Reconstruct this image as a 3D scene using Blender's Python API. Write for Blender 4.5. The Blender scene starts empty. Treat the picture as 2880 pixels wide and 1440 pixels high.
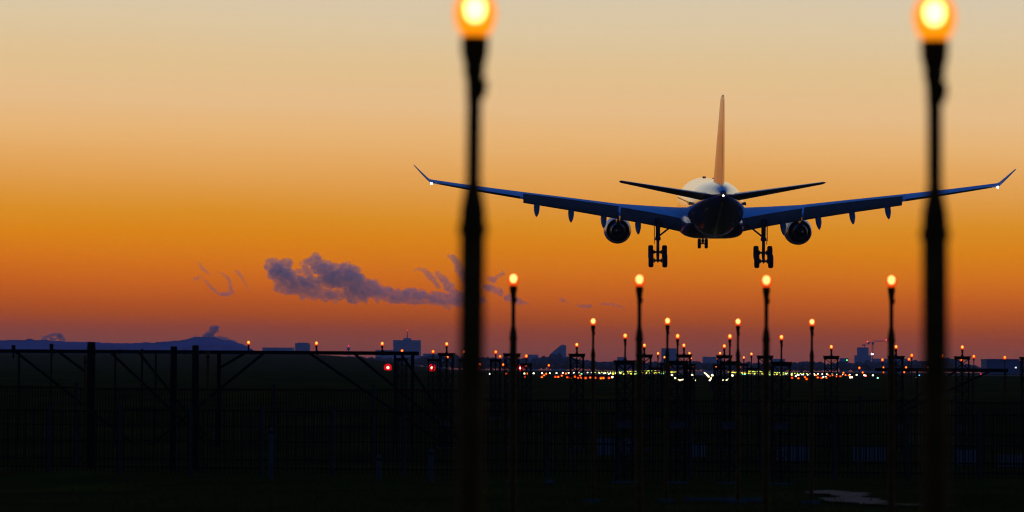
import bpy, math, random
from mathutils import Vector, Matrix, noise
random.seed(7)
R = math.radians
S = bpy.context.scene
COL = S.collection

# ------------------------------------------------------------------ camera
FPX = 10500.0                       # focal length in photo pixels (photo 2880 wide)
CZ = 3.0                            # camera height over the lowest ground
YAW, PITCH, ROLL = 2.927, 1.746, 0.33
cam = bpy.data.cameras.new('camera')
camo = bpy.data.objects.new('camera', cam); COL.objects.link(camo)
CM = (Matrix.Rotation(R(YAW), 3, 'Z') @ Matrix.Rotation(R(90 + PITCH), 3, 'X') @ Matrix.Rotation(R(ROLL), 3, 'Z'))
camo.matrix_world = Matrix.Translation((0, 0, CZ)) @ CM.to_4x4()
cam.sensor_width = 36.0
cam.lens = 36.0 * FPX / 2880.0
cam.clip_start = 0.5; cam.clip_end = 90000
cam.dof.use_dof = True
cam.dof.focus_distance = 372.0
cam.dof.aperture_fstop = 3.0
S.camera = camo

# ------------------------------------------------------------------ sky
def lin(r, g, b, k=1.0):
    f = lambda c: (c / 255 / 12.92) if c / 255 <= .04045 else ((c / 255 + .055) / 1.055) ** 2.4
    return (f(r) * k, f(g) * k, f(b) * k, 1)

W = bpy.data.worlds.new('World'); S.world = W; W.use_nodes = True
nt = W.node_tree; nt.nodes.clear()
def wn(t, **k):
    n = nt.nodes.new(t)
    for a, v in k.items(): setattr(n, a, v)
    return n
def wmath(op, a, b=None, c=None, clamp=False):
    n = wn('ShaderNodeMath', operation=op, use_clamp=clamp)
    for i, v in enumerate((a, b, c)):
        if v is None: continue
        if isinstance(v, (int, float)): n.inputs[i].default_value = v
        else: nt.links.new(v, n.inputs[i])
    return n.outputs[0]
def wramp(fac, stops, interp='LINEAR'):
    n = wn('ShaderNodeValToRGB'); cr = n.color_ramp; cr.interpolation = interp
    while len(cr.elements) < len(stops): cr.elements.new(0.5)
    for e, (p, c) in zip(cr.elements, stops): e.position = p; e.color = c
    nt.links.new(fac, n.inputs[0]); return n.outputs[0]
def wmap(v, a, b, c=0.0, d=1.0, smooth=True):
    n = wn('ShaderNodeMapRange', interpolation_type='SMOOTHSTEP' if smooth else 'LINEAR', clamp=True)
    nt.links.new(v, n.inputs[0])
    for i, q in enumerate((a, b, c, d)): n.inputs[i + 1].default_value = q
    return n.outputs[0]
def wmix(f, a, b, mode='MIX'):
    n = wn('ShaderNodeMix', data_type='RGBA', blend_type=mode)
    if isinstance(f, (int, float)): n.inputs[0].default_value = f
    else: nt.links.new(f, n.inputs[0])
    for i, v in ((6, a), (7, b)):
        if isinstance(v, tuple): n.inputs[i].default_value = v
        else: nt.links.new(v, n.inputs[i])
    return n.outputs[2]
tc = wn('ShaderNodeTexCoord'); sx = wn('ShaderNodeSeparateXYZ')
nt.links.new(tc.outputs['Generated'], sx.inputs[0])
dx, dy, dz = sx.outputs
elev = wmath('ARCSINE', dz)
azim = wmath('ARCTAN2', dx, dy)                       # 0 = down the runway, towards the set sun
# the colour bands sink a little to the right of the glow and lift to the left of it
lft = wmath('MAXIMUM', wmath('SUBTRACT', wmath('MULTIPLY', azim, -1.0), 0.035), 0.0)
lft = wmath('MINIMUM', lft, 0.35)
e2 = wmath('SUBTRACT', elev, wmath('MULTIPLY', lft, 0.020))
rgt = wmath('MINIMUM', wmath('MAXIMUM', azim, 0.0), 0.35)
e2 = wmath('SUBTRACT', e2, wmath('MULTIPLY', rgt, -0.015))
nz = wn('ShaderNodeTexNoise'); nz.inputs['Scale'].default_value = 3.0; nz.inputs['Detail'].default_value = 3.0
mp = wn('ShaderNodeMapping'); mp.inputs['Scale'].default_value = (3, 3, 22)
nt.links.new(tc.outputs['Generated'], mp.inputs[0]); nt.links.new(mp.outputs[0], nz.inputs['Vector'])
e2 = wmath('ADD', e2, wmath('MULTIPLY', wmath('SUBTRACT', nz.outputs[0], 0.5), 0.004))
SK = [(1040, (136, 71, 68)), (1015, (144, 73, 68)), (985, (152, 77, 61)), (950, (168, 76, 43)), (910, (189, 84, 3)), (870, (204, 94, 3)), (830, (216, 104, 3)), (785, (225, 117, 3)), (740, (230, 129, 3)), (690, (232, 139, 3)), (630, (231, 149, 29)), (560, (234, 160, 66)), (480, (238, 174, 96)), (400, (240, 186, 119)), (310, (237, 194, 141)), (200, (232, 198, 147)), (90, (227, 203, 164)), (0, (222, 204, 174))]
E0, E1 = -0.004, 0.16
stops = [((max(0.0, ((1040 - y) / FPX - E0) / (E1 - E0))), lin(*c)) for y, c in SK] + [(1.0, lin(205, 200, 185))]
low = wramp(wmap(e2, E0, E1, smooth=False), stops)
# above the glow the dusk sky runs to deep blue; away from the sunset it is blue down to the horizon
high = wramp(wmap(elev, 0.0, 1.5708, smooth=False),
             [(0.0, (0.030, 0.034, 0.070, 1)), (0.14, (0.014, 0.060, 0.210, 1)), (0.42, (0.002, 0.095, 0.46, 1)),
              (0.7, (0.0015, 0.035, 0.19, 1)), (1.0, (0.001, 0.022, 0.12, 1))])
sky = wn('ShaderNodeTexSky', sky_type='NISHITA', sun_disc=False)
sky.sun_elevation = R(-1.5); sky.sun_rotation = R(0); sky.air_density = 1.0; sky.dust_density = 1.5
high = wmix(0.06, high, sky.outputs[0], 'ADD')
front = wmath('MULTIPLY', wmap(wmath('ABSOLUTE', azim), 0.35, 1.5, 1.0, 0.0), wmap(elev, 0.10, 0.42, 1.0, 0.0))
skyc = wmix(front, high, low)
bg = wn('ShaderNodeBackground'); bg.inputs[1].default_value = 1.0
nt.links.new(skyc, bg.inputs[0])
wo = wn('ShaderNodeOutputWorld'); nt.links.new(bg.outputs[0], wo.inputs[0])
W.cycles.sampling_method = 'MANUAL'; W.cycles.sample_map_resolution = 2048

S.view_settings.view_transform = 'Standard'; S.view_settings.look = 'None'
S.view_settings.exposure = 0.0; S.view_settings.gamma = 1.0; S.view_settings.use_curve_mapping = False
cy = S.cycles
cy.use_denoising = True
cy.filter_width = 1.15
cy.volume_bounces = 4; cy.max_bounces = 6; cy.transparent_max_bounces = 16
cy.sample_clamp_indirect = 4.0
cy.volume_step_rate = 1.0; cy.volume_max_steps = 256

# ------------------------------------------------------------------ helpers
def ray(px, py):
    return CM @ Vector(((px - 1440) / FPX, (720 - py) / FPX, -1))
def at(px, py, Y):
    d = ray(px, py); t = Y / d.y
    return Vector((0, 0, CZ)) + d * t
def horizon(px): return 1040 + (px - 1977) * math.tan(R(ROLL))
def lerp_tab(tab, v):
    if v <= tab[0][0]: return tab[0][1]
    for (a, p), (b, q) in zip(tab, tab[1:]):
        if v <= b: return p + (q - p) * (v - a) / (b - a)
    return tab[-1][1]
def sstep(a, b, v):
    t = min(1, max(0, (v - a) / (b - a))); return t * t * (3 - 2 * t)

class MB:
    """collects shapes; build() links them as ONE mesh object"""
    def __init__(s): s.v = []; s.f = []
    def add(s, vs, fs):
        o = len(s.v); s.v += [tuple(v) for v in vs]; s.f += [tuple(i + o for i in f) for f in fs]; return s
    def box(s, c, d, rot=None):
        x, y, z = d[0] / 2, d[1] / 2, d[2] / 2
        vs = [Vector((a, b, e)) for e in (-z, z) for a, b in ((-x, -y), (x, -y), (x, y), (-x, y))]
        if rot is not None: vs = [rot @ v for v in vs]
        return s.add([v + Vector(c) for v in vs], [(3, 2, 1, 0), (4, 5, 6, 7), (0, 1, 5, 4), (1, 2, 6, 5), (2, 3, 7, 6), (3, 0, 4, 7)])
    def tube(s, a, b, r0, r1=None, n=10):
        a, b = Vector(a), Vector(b); r1 = r0 if r1 is None else r1
        d = (b - a).normalized(); u = d.orthogonal().normalized(); w = d.cross(u)
        vs = []
        for p, r in ((a, r0), (b, r1)):
            vs += [p + (u * math.cos(t) + w * math.sin(t)) * r for t in (2 * math.pi * i / n for i in range(n))]
        fs = [(i, (i + 1) % n, n + (i + 1) % n, n + i) for i in range(n)] + [tuple(range(n - 1, -1, -1)), tuple(range(n, 2 * n))]
        return s.add(vs, fs)
    def lathe(s, prof, n=16, c=(0, 0, 0), axis='Z'):
        c = Vector(c); vs = []
        for r, h in prof:
            for i in range(n):
                t = 2 * math.pi * i / n; a, b = r * math.cos(t), r * math.sin(t)
                p = {'Z': (a, b, h), 'Y': (b, h, a), 'X': (h, a, b)}[axis]
                vs.append(c + Vector(p))
        fs = [(k * n + i, k * n + (i + 1) % n, (k + 1) * n + (i + 1) % n, (k + 1) * n + i) for k in range(len(prof) - 1) for i in range(n)]
        fs += [tuple(range(n - 1, -1, -1)), tuple(range((len(prof) - 1) * n, len(prof) * n))]
        return s.add(vs, fs)
    def loft(s, rings, cap=True):
        n = len(rings[0]); vs = [p for r in rings for p in r]
        fs = [(k * n + i, k * n + (i + 1) % n, (k + 1) * n + (i + 1) % n, (k + 1) * n + i) for k in range(len(rings) - 1) for i in range(n)]
        if cap: fs += [tuple(range(n - 1, -1, -1)), tuple(range((len(rings) - 1) * n, len(rings) * n))]
        return s.add(vs, fs)
    def ball(s, c, r, n=12, m=8, sq=(1, 1, 1)):
        c = Vector(c); rings = []
        for k in range(1, m):
            p = math.pi * k / m
            rings.append([c + Vector((r * sq[0] * math.sin(p) * math.cos(2 * math.pi * i / n), r * sq[1] * math.sin(p) * math.sin(2 * math.pi * i / n), r * sq[2] * math.cos(p))) for i in range(n)])
        return s.loft(rings[::-1])
    def build(s, name, m, parent=None, smooth=False, loc=None):
        me = bpy.data.meshes.new(name); me.from_pydata(s.v, [], s.f); me.update()
        import bmesh
        bm = bmesh.new(); bm.from_mesh(me); bmesh.ops.recalc_face_normals(bm, faces=bm.faces); bm.to_mesh(me); bm.free()
        if smooth:
            for p in me.polygons: p.use_smooth = True
            try: me.set_sharp_from_angle(angle=R(38))
            except Exception: pass
        o = bpy.data.objects.new(name, me); COL.objects.link(o)
        if m: me.materials.append(m)
        if parent: o.parent = parent
        if loc is not None: o.location = loc
        return o
def empty(name, loc=(0, 0, 0), rot=(0, 0, 0)):
    o = bpy.data.objects.new(name, None); COL.objects.link(o); o.location = loc; o.rotation_euler = rot
    o.empty_display_size = 0.3; return o
def tag(o, label=None, cat=None, group=None, kind=None):
    for k, v in (('label', label), ('category', cat), ('group', group), ('kind', kind)):
        if v: o[k] = v
    return o
def copy_tree(o, parent=None):
    c = o.copy(); COL.objects.link(c)
    if parent: c.parent = parent
    for ch in list(o.children): copy_tree(ch, c)
    return c
PROTOS = []
def drop(o):
    for ch in list(o.children): drop(ch)
    bpy.data.objects.remove(o)

# ------------------------------------------------------------------ materials
def mat(name, col, rough=.6, metal=0, spec=.5, noise_amt=0, nscale=20, bump=0, coat=0):
    m = bpy.data.materials.new(name); m.use_nodes = True; t = m.node_tree
    b = t.nodes['Principled BSDF']
    b.inputs['Base Color'].default_value = (*col, 1); b.inputs['Roughness'].default_value = rough
    b.inputs['Metallic'].default_value = metal; b.inputs['Specular IOR Level'].default_value = spec
    b.inputs['Coat Weight'].default_value = coat
    if noise_amt or bump:
        tcn = t.nodes.new('ShaderNodeTexCoord'); n = t.nodes.new('ShaderNodeTexNoise')
        n.inputs['Scale'].default_value = nscale; n.inputs['Detail'].default_value = 6
        t.links.new(tcn.outputs['Object'], n.inputs['Vector'])
        if noise_amt:
            r = t.nodes.new('ShaderNodeValToRGB')
            r.color_ramp.elements[0].position = .3; r.color_ramp.elements[1].position = .7
            r.color_ramp.elements[0].color = (*[c * (1 - noise_amt) for c in col], 1)
            r.color_ramp.elements[1].color = (*[min(1, c * (1 + noise_amt)) for c in col], 1)
            t.links.new(n.outputs[0], r.inputs[0]); t.links.new(r.outputs[0], b.inputs['Base Color'])
        if bump:
            bp = t.nodes.new('ShaderNodeBump'); bp.inputs['Strength'].default_value = bump
            t.links.new(n.outputs[0], bp.inputs['Height']); t.links.new(bp.outputs[0], b.inputs['Normal'])
    return m
def glow(name, col, k):
    m = bpy.data.materials.new(name); m.use_nodes = True; t = m.node_tree; t.nodes.clear()
    e = t.nodes.new('ShaderNodeEmission'); e.inputs[0].default_value = (*col, 1); e.inputs[1].default_value = k
    o = t.nodes.new('ShaderNodeOutputMaterial'); t.links.new(e.outputs[0], o.inputs[0]); return m
def tinted(name, tint, ecol, k, mixf):
    """coloured lamp glass and glow shells, lit from inside: lets the burner show through and glows in its own colour"""
    m = bpy.data.materials.new(name); m.use_nodes = True; t = m.node_tree; t.nodes.clear()
    e = t.nodes.new('ShaderNodeEmission'); e.inputs[0].default_value = (*ecol, 1); e.inputs[1].default_value = k
    tr = t.nodes.new('ShaderNodeBsdfTransparent'); tr.inputs[0].default_value = (*tint, 1)
    mx = t.nodes.new('ShaderNodeMixShader'); mx.inputs[0].default_value = mixf
    t.links.new(tr.outputs[0], mx.inputs[1]); t.links.new(e.outputs[0], mx.inputs[2])
    o = t.nodes.new('ShaderNodeOutputMaterial'); t.links.new(mx.outputs[0], o.inputs[0]); return m
M = dict(
    pole=mat('painted_pole', (.11, .030, .003), .6, spec=.05, noise_amt=.35, nscale=9, bump=.05),
    steel=mat('dark_steel', (.022, .010, .006), .65, spec=.02, noise_amt=.4, nscale=6),
    beam=mat('truss_steel', (.012, .009, .008), .7, spec=0, noise_amt=.3, nscale=3),
    wood=mat('tarred_timber', (.014, .009, .006), .9, spec=0, noise_amt=.4, nscale=5, bump=.2),
    fence=mat('fence_steel', (.035, .012, .005), .8, spec=0, noise_amt=.3, nscale=2),
    fpost=mat('fence_post_zinc', (.050, .030, .022), .8, spec=0, noise_amt=.25, nscale=3),
    pale=mat('pale_board', (.15, .115, .09), .6, spec=0, noise_amt=.25, nscale=1.5),
    boxm=mat('pale_cabinet', (.075, .05, .035), .5, spec=0, noise_amt=.2, nscale=4),
    conc=mat('concrete', (.07, .06, .05), .9, spec=0, noise_amt=.25, nscale=3, bump=.1),
    amber_core=glow('amber_burner', (1, .76, .30), 7),
    amber_core_far=glow('amber_burner_small', (1, .60, .16), 6),
    amber_glass=tinted('amber_glass', (1, .80, .55), (1, .07, .004), 1.0, .70),
    near_core=glow('near_burner', (1, .88, .42), 22),
    near_glass=tinted('near_amber_glass', (1, .85, .55), (1, .27, .001), 1.35, .82),
    far_core=glow('far_burner', (1, .33, .03), 8),
    far_glass=tinted('far_amber_glass', (1, .75, .45), (1, .03, .004), 1.0, .72),
    red_core=glow('red_burner', (1, .55, .45), 14),
    red_glow_shell=tinted('red_glow_shell', (1, .55, .50), (1, .004, .008), .9, .6),
    lens_white=glow('white_lens', (1, .98, .62), 4.2),
    lens_green=glow('yellow_green_lens', (.78, 1, .12), 2.4),
    lens_yellow=glow('yellow_lens', (1, .72, .04), 2.6),
    lens_thr=glow('green_lens', (.22, 1, .55), 3),
    lens_red=glow('red_orange_lens', (1, .085, .010), 3.8),
    lens_amber=glow('amber_lens', (1, .30, .02), 3.4),
    lens_warm=glow('warm_white_lens', (1, .82, .36), 6),
    lens_blue=glow('blue_lens', (.08, .38, 1), 6),
    lens_nav=glow('white_nav_lens', (1, 1, .95), 14),
    lens_beacon=glow('red_beacon_lens', (1, .02, .05), 8),
    tyre=mat('rubber', (.015, .014, .014), .8), gear=mat('gear_steel', (.06, .055, .055), .5, metal=.3),
    alu=mat('bare_metal', (.20, .19, .19), .35, metal=.9), hot=mat('exhaust_metal', (.05, .045, .045), .45, metal=.7),
    dark=mat('dark_gap', (.01, .01, .012), .7),
    asphalt=mat('asphalt', (.05, .05, .052), .85, spec=.1, noise_amt=.3, nscale=.4),
    hill=mat('far_land', (.085, .115, .27), 1, spec=0, noise_amt=.3, nscale=.01),  # blue of the distance haze put into the land's colour
    city=mat('far_facade', (.34, .32, .40), .9, noise_amt=.15, nscale=.05),  # purple haze of the skyline mixed into the facade colour
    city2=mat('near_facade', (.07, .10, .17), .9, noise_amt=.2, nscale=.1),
    leaf=mat('far_foliage', (.105, .080, .095), 1, spec=0, noise_amt=.4, nscale=.3),  # dark green trees turned purple-brown, haze painted into the leaf colour
)
def ground_mat():
    m = bpy.data.materials.new('rough_grass_ground'); m.use_nodes = True; t = m.node_tree; b = t.nodes['Principled BSDF']
    b.inputs['Roughness'].default_value = 1.0; b.inputs['Specular IOR Level'].default_value = 0.0
    g = t.nodes.new('ShaderNodeNewGeometry'); n1 = t.nodes.new('ShaderNodeTexNoise'); n2 = t.nodes.new('ShaderNodeTexNoise')
    mp = t.nodes.new('ShaderNodeMapping'); mp.inputs['Scale'].default_value = (.30, .10, .3)
    t.links.new(g.outputs['Position'], mp.inputs[0]); t.links.new(mp.outputs[0], n1.inputs['Vector']); t.links.new(g.outputs['Position'], n2.inputs['Vector'])
    n1.inputs['Scale'].default_value = 1.0; n1.inputs['Detail'].default_value = 8; n2.inputs['Scale'].default_value = 9; n2.inputs['Detail'].default_value = 5
    r = t.nodes.new('ShaderNodeValToRGB'); e = r.color_ramp.elements
    e[0].position = .30; e[0].color = (.020, .014, .0018, 1); e[1].position = .72; e[1].color = (.110, .058, .0060, 1)  # warm light of the approach lamps painted into the ground colour
    k = r.color_ramp.elements.new(.52); k.color = (.056, .032, .0034, 1)
    mx = t.nodes.new('ShaderNodeMix'); mx.data_type = 'FLOAT'; mx.inputs[0].default_value = .4
    t.links.new(n1.outputs[0], mx.inputs[2]); t.links.new(n2.outputs[0], mx.inputs[3]); t.links.new(mx.outputs[0], r.inputs[0])
    t.links.new(r.outputs[0], b.inputs['Base Color'])
    bp = t.nodes.new('ShaderNodeBump'); bp.inputs['Strength'].default_value = .6; bp.inputs['Distance'].default_value = .2
    t.links.new(n2.outputs[0], bp.inputs['Height']); t.links.new(bp.outputs[0], b.inputs['Normal'])
    return m
M['ground'] = ground_mat()

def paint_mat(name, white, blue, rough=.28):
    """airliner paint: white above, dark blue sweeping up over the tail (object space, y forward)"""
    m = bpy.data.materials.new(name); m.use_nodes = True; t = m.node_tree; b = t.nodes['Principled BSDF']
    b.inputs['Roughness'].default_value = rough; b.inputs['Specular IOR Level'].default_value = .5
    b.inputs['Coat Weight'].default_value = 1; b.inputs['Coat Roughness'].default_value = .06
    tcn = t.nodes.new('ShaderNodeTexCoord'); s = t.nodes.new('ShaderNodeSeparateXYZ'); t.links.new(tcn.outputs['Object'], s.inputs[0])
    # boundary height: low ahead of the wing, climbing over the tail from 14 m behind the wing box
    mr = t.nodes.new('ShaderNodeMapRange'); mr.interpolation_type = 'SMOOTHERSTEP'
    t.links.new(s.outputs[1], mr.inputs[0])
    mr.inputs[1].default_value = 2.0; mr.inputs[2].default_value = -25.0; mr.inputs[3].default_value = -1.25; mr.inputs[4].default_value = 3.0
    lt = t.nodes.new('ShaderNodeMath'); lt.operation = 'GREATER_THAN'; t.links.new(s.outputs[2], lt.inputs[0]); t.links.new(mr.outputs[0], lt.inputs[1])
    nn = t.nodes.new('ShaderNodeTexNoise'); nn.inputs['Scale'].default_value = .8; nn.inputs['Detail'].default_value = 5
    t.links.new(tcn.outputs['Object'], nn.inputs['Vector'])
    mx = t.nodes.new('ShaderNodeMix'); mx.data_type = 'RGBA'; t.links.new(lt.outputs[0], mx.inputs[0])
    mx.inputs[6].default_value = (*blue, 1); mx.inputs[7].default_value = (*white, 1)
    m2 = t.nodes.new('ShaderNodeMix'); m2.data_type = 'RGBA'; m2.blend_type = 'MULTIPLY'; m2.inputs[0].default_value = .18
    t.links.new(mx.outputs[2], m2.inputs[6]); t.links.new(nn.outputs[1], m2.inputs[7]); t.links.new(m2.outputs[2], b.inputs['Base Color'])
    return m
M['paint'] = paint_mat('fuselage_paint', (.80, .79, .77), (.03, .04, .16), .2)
M['fin'] = mat('fin_sunset_tint', (.86, .42, .12), .30, metal=.65, noise_amt=.12, nscale=.6, spec=.5)  # orange sunset reflection put into the fin's metallic base colour
M['wing'] = mat('wing_skylit_grey', (.34, .42, .52), .5, spec=.3, noise_amt=.12, nscale=.9)  # grey wing tinted blue: dusk skylight put into its base colour
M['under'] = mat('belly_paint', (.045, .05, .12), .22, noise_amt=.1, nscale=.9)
M['fairing'] = mat('fairing_paint', (.14, .17, .22), .5, noise_amt=.1, nscale=1, spec=.2)
M['nac'] = mat('nacelle_paint', (.50, .50, .53), .28, noise_amt=.08, nscale=1)

# ------------------------------------------------------------------ terrain
PROFILE = [(-60, -1.45), (11, -1.45), (41, -1.75), (60, -2.2), (71, -2.5), (99, -2.98), (115, -2.95), (135, -2.65), (165, -2.1),
           (200, -1.65), (260, -1.32), (330, -1.25), (430, -1.02), (480, -.8), (500, -.62), (7000, -.62)]
def terrain(x, y):
    z = lerp_tab(PROFILE, y)
    u = x / max(y, 1)
    if y > 300:
        z += 7.4 * sstep(500, 1900, y) * sstep(-.060, -.105, u)
    z += .06 * (noise.noise(Vector((x * .13, y * .09, 0)))) * (1 - sstep(300, 480, y))
    return z + CZ
ys = [-40, -20, -5, 3, 8]
y = 11.0
while y < 6000: ys.append(y); y *= 1.028
ys.append(6000)
us = [i / 70 for i in range(-70, 71)]
us = [math.copysign(abs(u) ** 1.6, u) * .42 for u in us]
g = MB(); NX = len(us)
for y in ys:
    for u in us:
        x = u * (abs(y) + 60); g.v.append((x, y, terrain(x, y)))
for j in range(len(ys) - 1):
    for i in range(NX - 1):
        a = j * NX + i; g.f.append((a, a + 1, a + NX + 1, a + NX))
tag(g.build('ground', M['ground'], smooth=True), kind='structure')

def strip(name, m, pts_l, pts_r, dz=.03):
    s = MB()
    for (a, b) in zip(pts_l, pts_r):
        s.v += [(a[0], a[1], terrain(*a) + dz), (b[0], b[1], terrain(*b) + dz)]
    s.f = [(2 * i, 2 * i + 1, 2 * i + 3, 2 * i + 2) for i in range(len(pts_l) - 1)]
    return tag(s.build(name, m), kind='structure')
yy = [500 + 30 * i for i in range(100)]
strip('runway', M['asphalt'], [(-23, v) for v in yy], [(23, v) for v in yy], .03)
M['taxi'] = mat('taxiway_concrete', (.24, .24, .25), .8, noise_amt=.15, nscale=.2)
xx = [45 + 4 * i for i in range(60)]
strip('taxiway', M['taxi'], [(v, 735) for v in xx], [(v, 775) for v in xx], .05)
M['wetpath'] = mat('wet_gravel_path', (.030, .022, .016), .7, spec=.02, noise_amt=.55, nscale=1.2, bump=.2)
pl, pr = [], []
for i in range(28):
    v = 60 + i * .9; w = .75 + .35 * math.sin(i * .9) + .25 * math.sin(i * 2.3); c = 3.45 - (v - 60) * .028 + .12 * math.sin(i * .7)
    pl.append((c - w * .55, v)); pr.append((c + w * .6, v))
strip('path', M['wetpath'], pl, pr, .05)

# rough grass: uncountable tufts on the near slope
gb = MB()
for i in range(9000):
    y = 26 + 105 * random.random() ** .8; x = random.uniform(-.14, .12) * y * 1.15 + random.uniform(-1, 1)
    if pl[0][0] - .3 < x < pr[0][0] + .3 and 59 < y < 85 and random.random() < .85: continue
    z = terrain(x, y); h = random.uniform(.05, .16) * (1.6 if random.random() < .06 else 1); w = random.uniform(.006, .016); a = random.random() * 3.14
    lx, ly = random.uniform(-.06, .06), random.uniform(-.06, .06)
    for k in range(3):
        a2 = a + k * 1.05; ox, oy = random.uniform(-.05, .05), random.uniform(-.05, .05); hh = h * random.uniform(.6, 1)
        gb.add([(x + ox - w * math.cos(a2), y + oy - w * math.sin(a2), z - .02), (x + ox + w * math.cos(a2), y + oy + w * math.sin(a2), z - .02),
                (x + ox + lx * (k - 1), y + oy + ly * (k - 1), z + hh)], [(0, 1, 2)])
M['grass'] = mat('dry_grass', (.075, .046, .006), .9, spec=0, noise_amt=.4, nscale=1)
tag(gb.build('grass', M['grass']), kind='stuff')

# ------------------------------------------------------------------ far land, woods, town
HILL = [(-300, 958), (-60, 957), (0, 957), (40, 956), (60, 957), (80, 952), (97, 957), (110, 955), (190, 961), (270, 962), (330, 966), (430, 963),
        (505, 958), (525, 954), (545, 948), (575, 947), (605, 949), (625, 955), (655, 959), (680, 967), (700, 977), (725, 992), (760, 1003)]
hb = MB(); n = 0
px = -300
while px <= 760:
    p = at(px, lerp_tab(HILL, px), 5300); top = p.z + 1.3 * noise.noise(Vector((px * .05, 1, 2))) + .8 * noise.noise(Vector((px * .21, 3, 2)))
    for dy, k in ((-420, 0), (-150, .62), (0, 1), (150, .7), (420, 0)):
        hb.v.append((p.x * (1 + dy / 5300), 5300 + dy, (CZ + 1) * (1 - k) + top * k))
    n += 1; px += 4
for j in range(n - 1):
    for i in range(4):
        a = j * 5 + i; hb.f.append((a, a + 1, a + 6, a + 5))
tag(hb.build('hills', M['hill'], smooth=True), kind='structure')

def crown_blob(mb, c, r, hgt, seed):
    rings = []; nn, mm = 9, 6
    for k in range(1, mm):
        p = math.pi * k / mm; ring = []
        for i in range(nn):
            t = 2 * math.pi * i / nn
            v = Vector((math.sin(p) * math.cos(t), math.sin(p) * math.sin(t), math.cos(p)))
            q = 1 + .45 * noise.noise(v * 1.9 + Vector((seed * 3.1, seed, 0)))
            ring.append(Vector(c) + Vector((v.x * r * q, v.y * r * q, v.z * hgt * q)))
        rings.append(ring)
    mb.loft(rings[::-1])
def woods(name, tops, d, step, label):
    mb = MB(); px = tops[0][0]; k = 0
    while px < tops[-1][0]:
        p = at(px, lerp_tab(tops, px), d + random.uniform(-60, 60)); base = terrain(p.x, p.y)
        h = max(1.5, (p.z - base)) * random.uniform(.86, 1.03); r = random.uniform(.35, .6) * max(4, h)
        k += 1
        mb.tube((p.x, p.y, base - .3), (p.x, p.y, base + h * .5), .18, .1, 5)
        for q in range(5):
            crown_blob(mb, (p.x + random.uniform(-.5, .5) * r, p.y + random.uniform(-.5, .5) * r, base + h * random.uniform(.35, .74)), r * random.uniform(.4, .62), h * random.uniform(.2, .3), k * 5 + q)
        px += step * random.uniform(.6, 1.4)
    return tag(mb.build(name, M['leaf']), kind='stuff')
woods('far_woodland', [(1180, 1001), (1290, 998), (1400, 1003), (1475, 1005), (1495, 1004), (1530, 998), (1555, 993), (1575, 995), (1600, 1003), (1625, 1008), (1660, 1012),
                       (1700, 1013), (1735, 1014), (1800, 1015), (1900, 1016), (2000, 1014), (2100, 1015), (2180, 1013), (2230, 1016), (2290, 1014), (2340, 1017), (2400, 1013), (2450, 1012),
                       (2520, 1012), (2600, 1010), (2640, 1006), (2690, 1005), (2720, 1018), (2760, 1028), (2900, 1030), (2990, 1028)], 2300, 7, '')
woods('left_woodland', [(330, 996), (600, 997), (720, 996), (800, 998), (900, 1000), (1000, 1001), (1100, 1003), (1200, 1003)], 2600, 9, '')

def building(px0, px1, ytop, d, depth, label, parts=(), m='city', name='office_block', cat='building'):
    a, b = at(px0, ytop, d), at(px1, ytop, d); base = terrain((a.x + b.x) / 2, d) - 1
    cx = (a.x + b.x) / 2; w = b.x - a.x; h = (a.z + b.z) / 2 - base
    t = tag(empty(name, (cx, d + depth / 2, base)), label, cat)
    mb = MB(); mb.box((0, 0, h / 2), (w, depth, h))
    nfl = max(2, int(h / 3.4)); fh = h / nfl
    wall = mb.build('wall', M[m], t)
    # floor bands: recessed glazing strips standing proud as thin sills
    sb = MB()
    for k in range(1, nfl): sb.box((0, 0, k * fh), (w + .5, depth + .5, .5))
    sb.build('floor_band', M[m], t)
    MB().box((0, 0, h + .3), (w + .3, depth + .3, .6)).build('roof', M[m], t)
    for (p0, p1, yt, nm) in parts:
        q0, q1 = at(p0, yt, d), at(p1, yt, d); pw = q1.x - q0.x; zz = (q0.z + q1.z) / 2 - base
        MB().box(((q0.x + q1.x) / 2 - cx, 0, (zz + h) / 2 + .35), (pw, min(depth * .5, max(pw, 1.2)), zz - h - .5)).build(nm, M[m], t)
    return t
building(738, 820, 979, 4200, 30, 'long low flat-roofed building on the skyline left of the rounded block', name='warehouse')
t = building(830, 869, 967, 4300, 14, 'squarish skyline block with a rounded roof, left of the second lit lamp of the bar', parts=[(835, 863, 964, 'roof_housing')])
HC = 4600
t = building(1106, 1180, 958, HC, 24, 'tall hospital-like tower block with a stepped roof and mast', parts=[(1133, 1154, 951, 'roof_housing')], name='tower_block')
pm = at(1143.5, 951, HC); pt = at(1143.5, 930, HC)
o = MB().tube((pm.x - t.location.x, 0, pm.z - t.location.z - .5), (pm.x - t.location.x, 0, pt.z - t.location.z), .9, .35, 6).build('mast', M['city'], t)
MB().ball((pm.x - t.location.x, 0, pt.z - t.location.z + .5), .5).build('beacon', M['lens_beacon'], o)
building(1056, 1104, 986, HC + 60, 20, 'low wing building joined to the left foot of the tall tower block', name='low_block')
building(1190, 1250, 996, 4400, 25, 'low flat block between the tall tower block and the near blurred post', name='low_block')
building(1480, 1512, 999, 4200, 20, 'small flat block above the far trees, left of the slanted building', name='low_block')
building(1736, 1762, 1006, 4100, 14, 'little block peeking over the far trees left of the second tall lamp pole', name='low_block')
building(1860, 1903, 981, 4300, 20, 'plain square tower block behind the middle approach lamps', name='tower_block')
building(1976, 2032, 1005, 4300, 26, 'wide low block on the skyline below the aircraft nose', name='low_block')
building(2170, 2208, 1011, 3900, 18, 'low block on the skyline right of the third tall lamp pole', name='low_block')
building(2412, 2443, 979, 3900, 15, 'tapered tower block beside the construction crane', parts=[(2417, 2438, 977, 'roof_housing')], name='tower_block')
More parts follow.
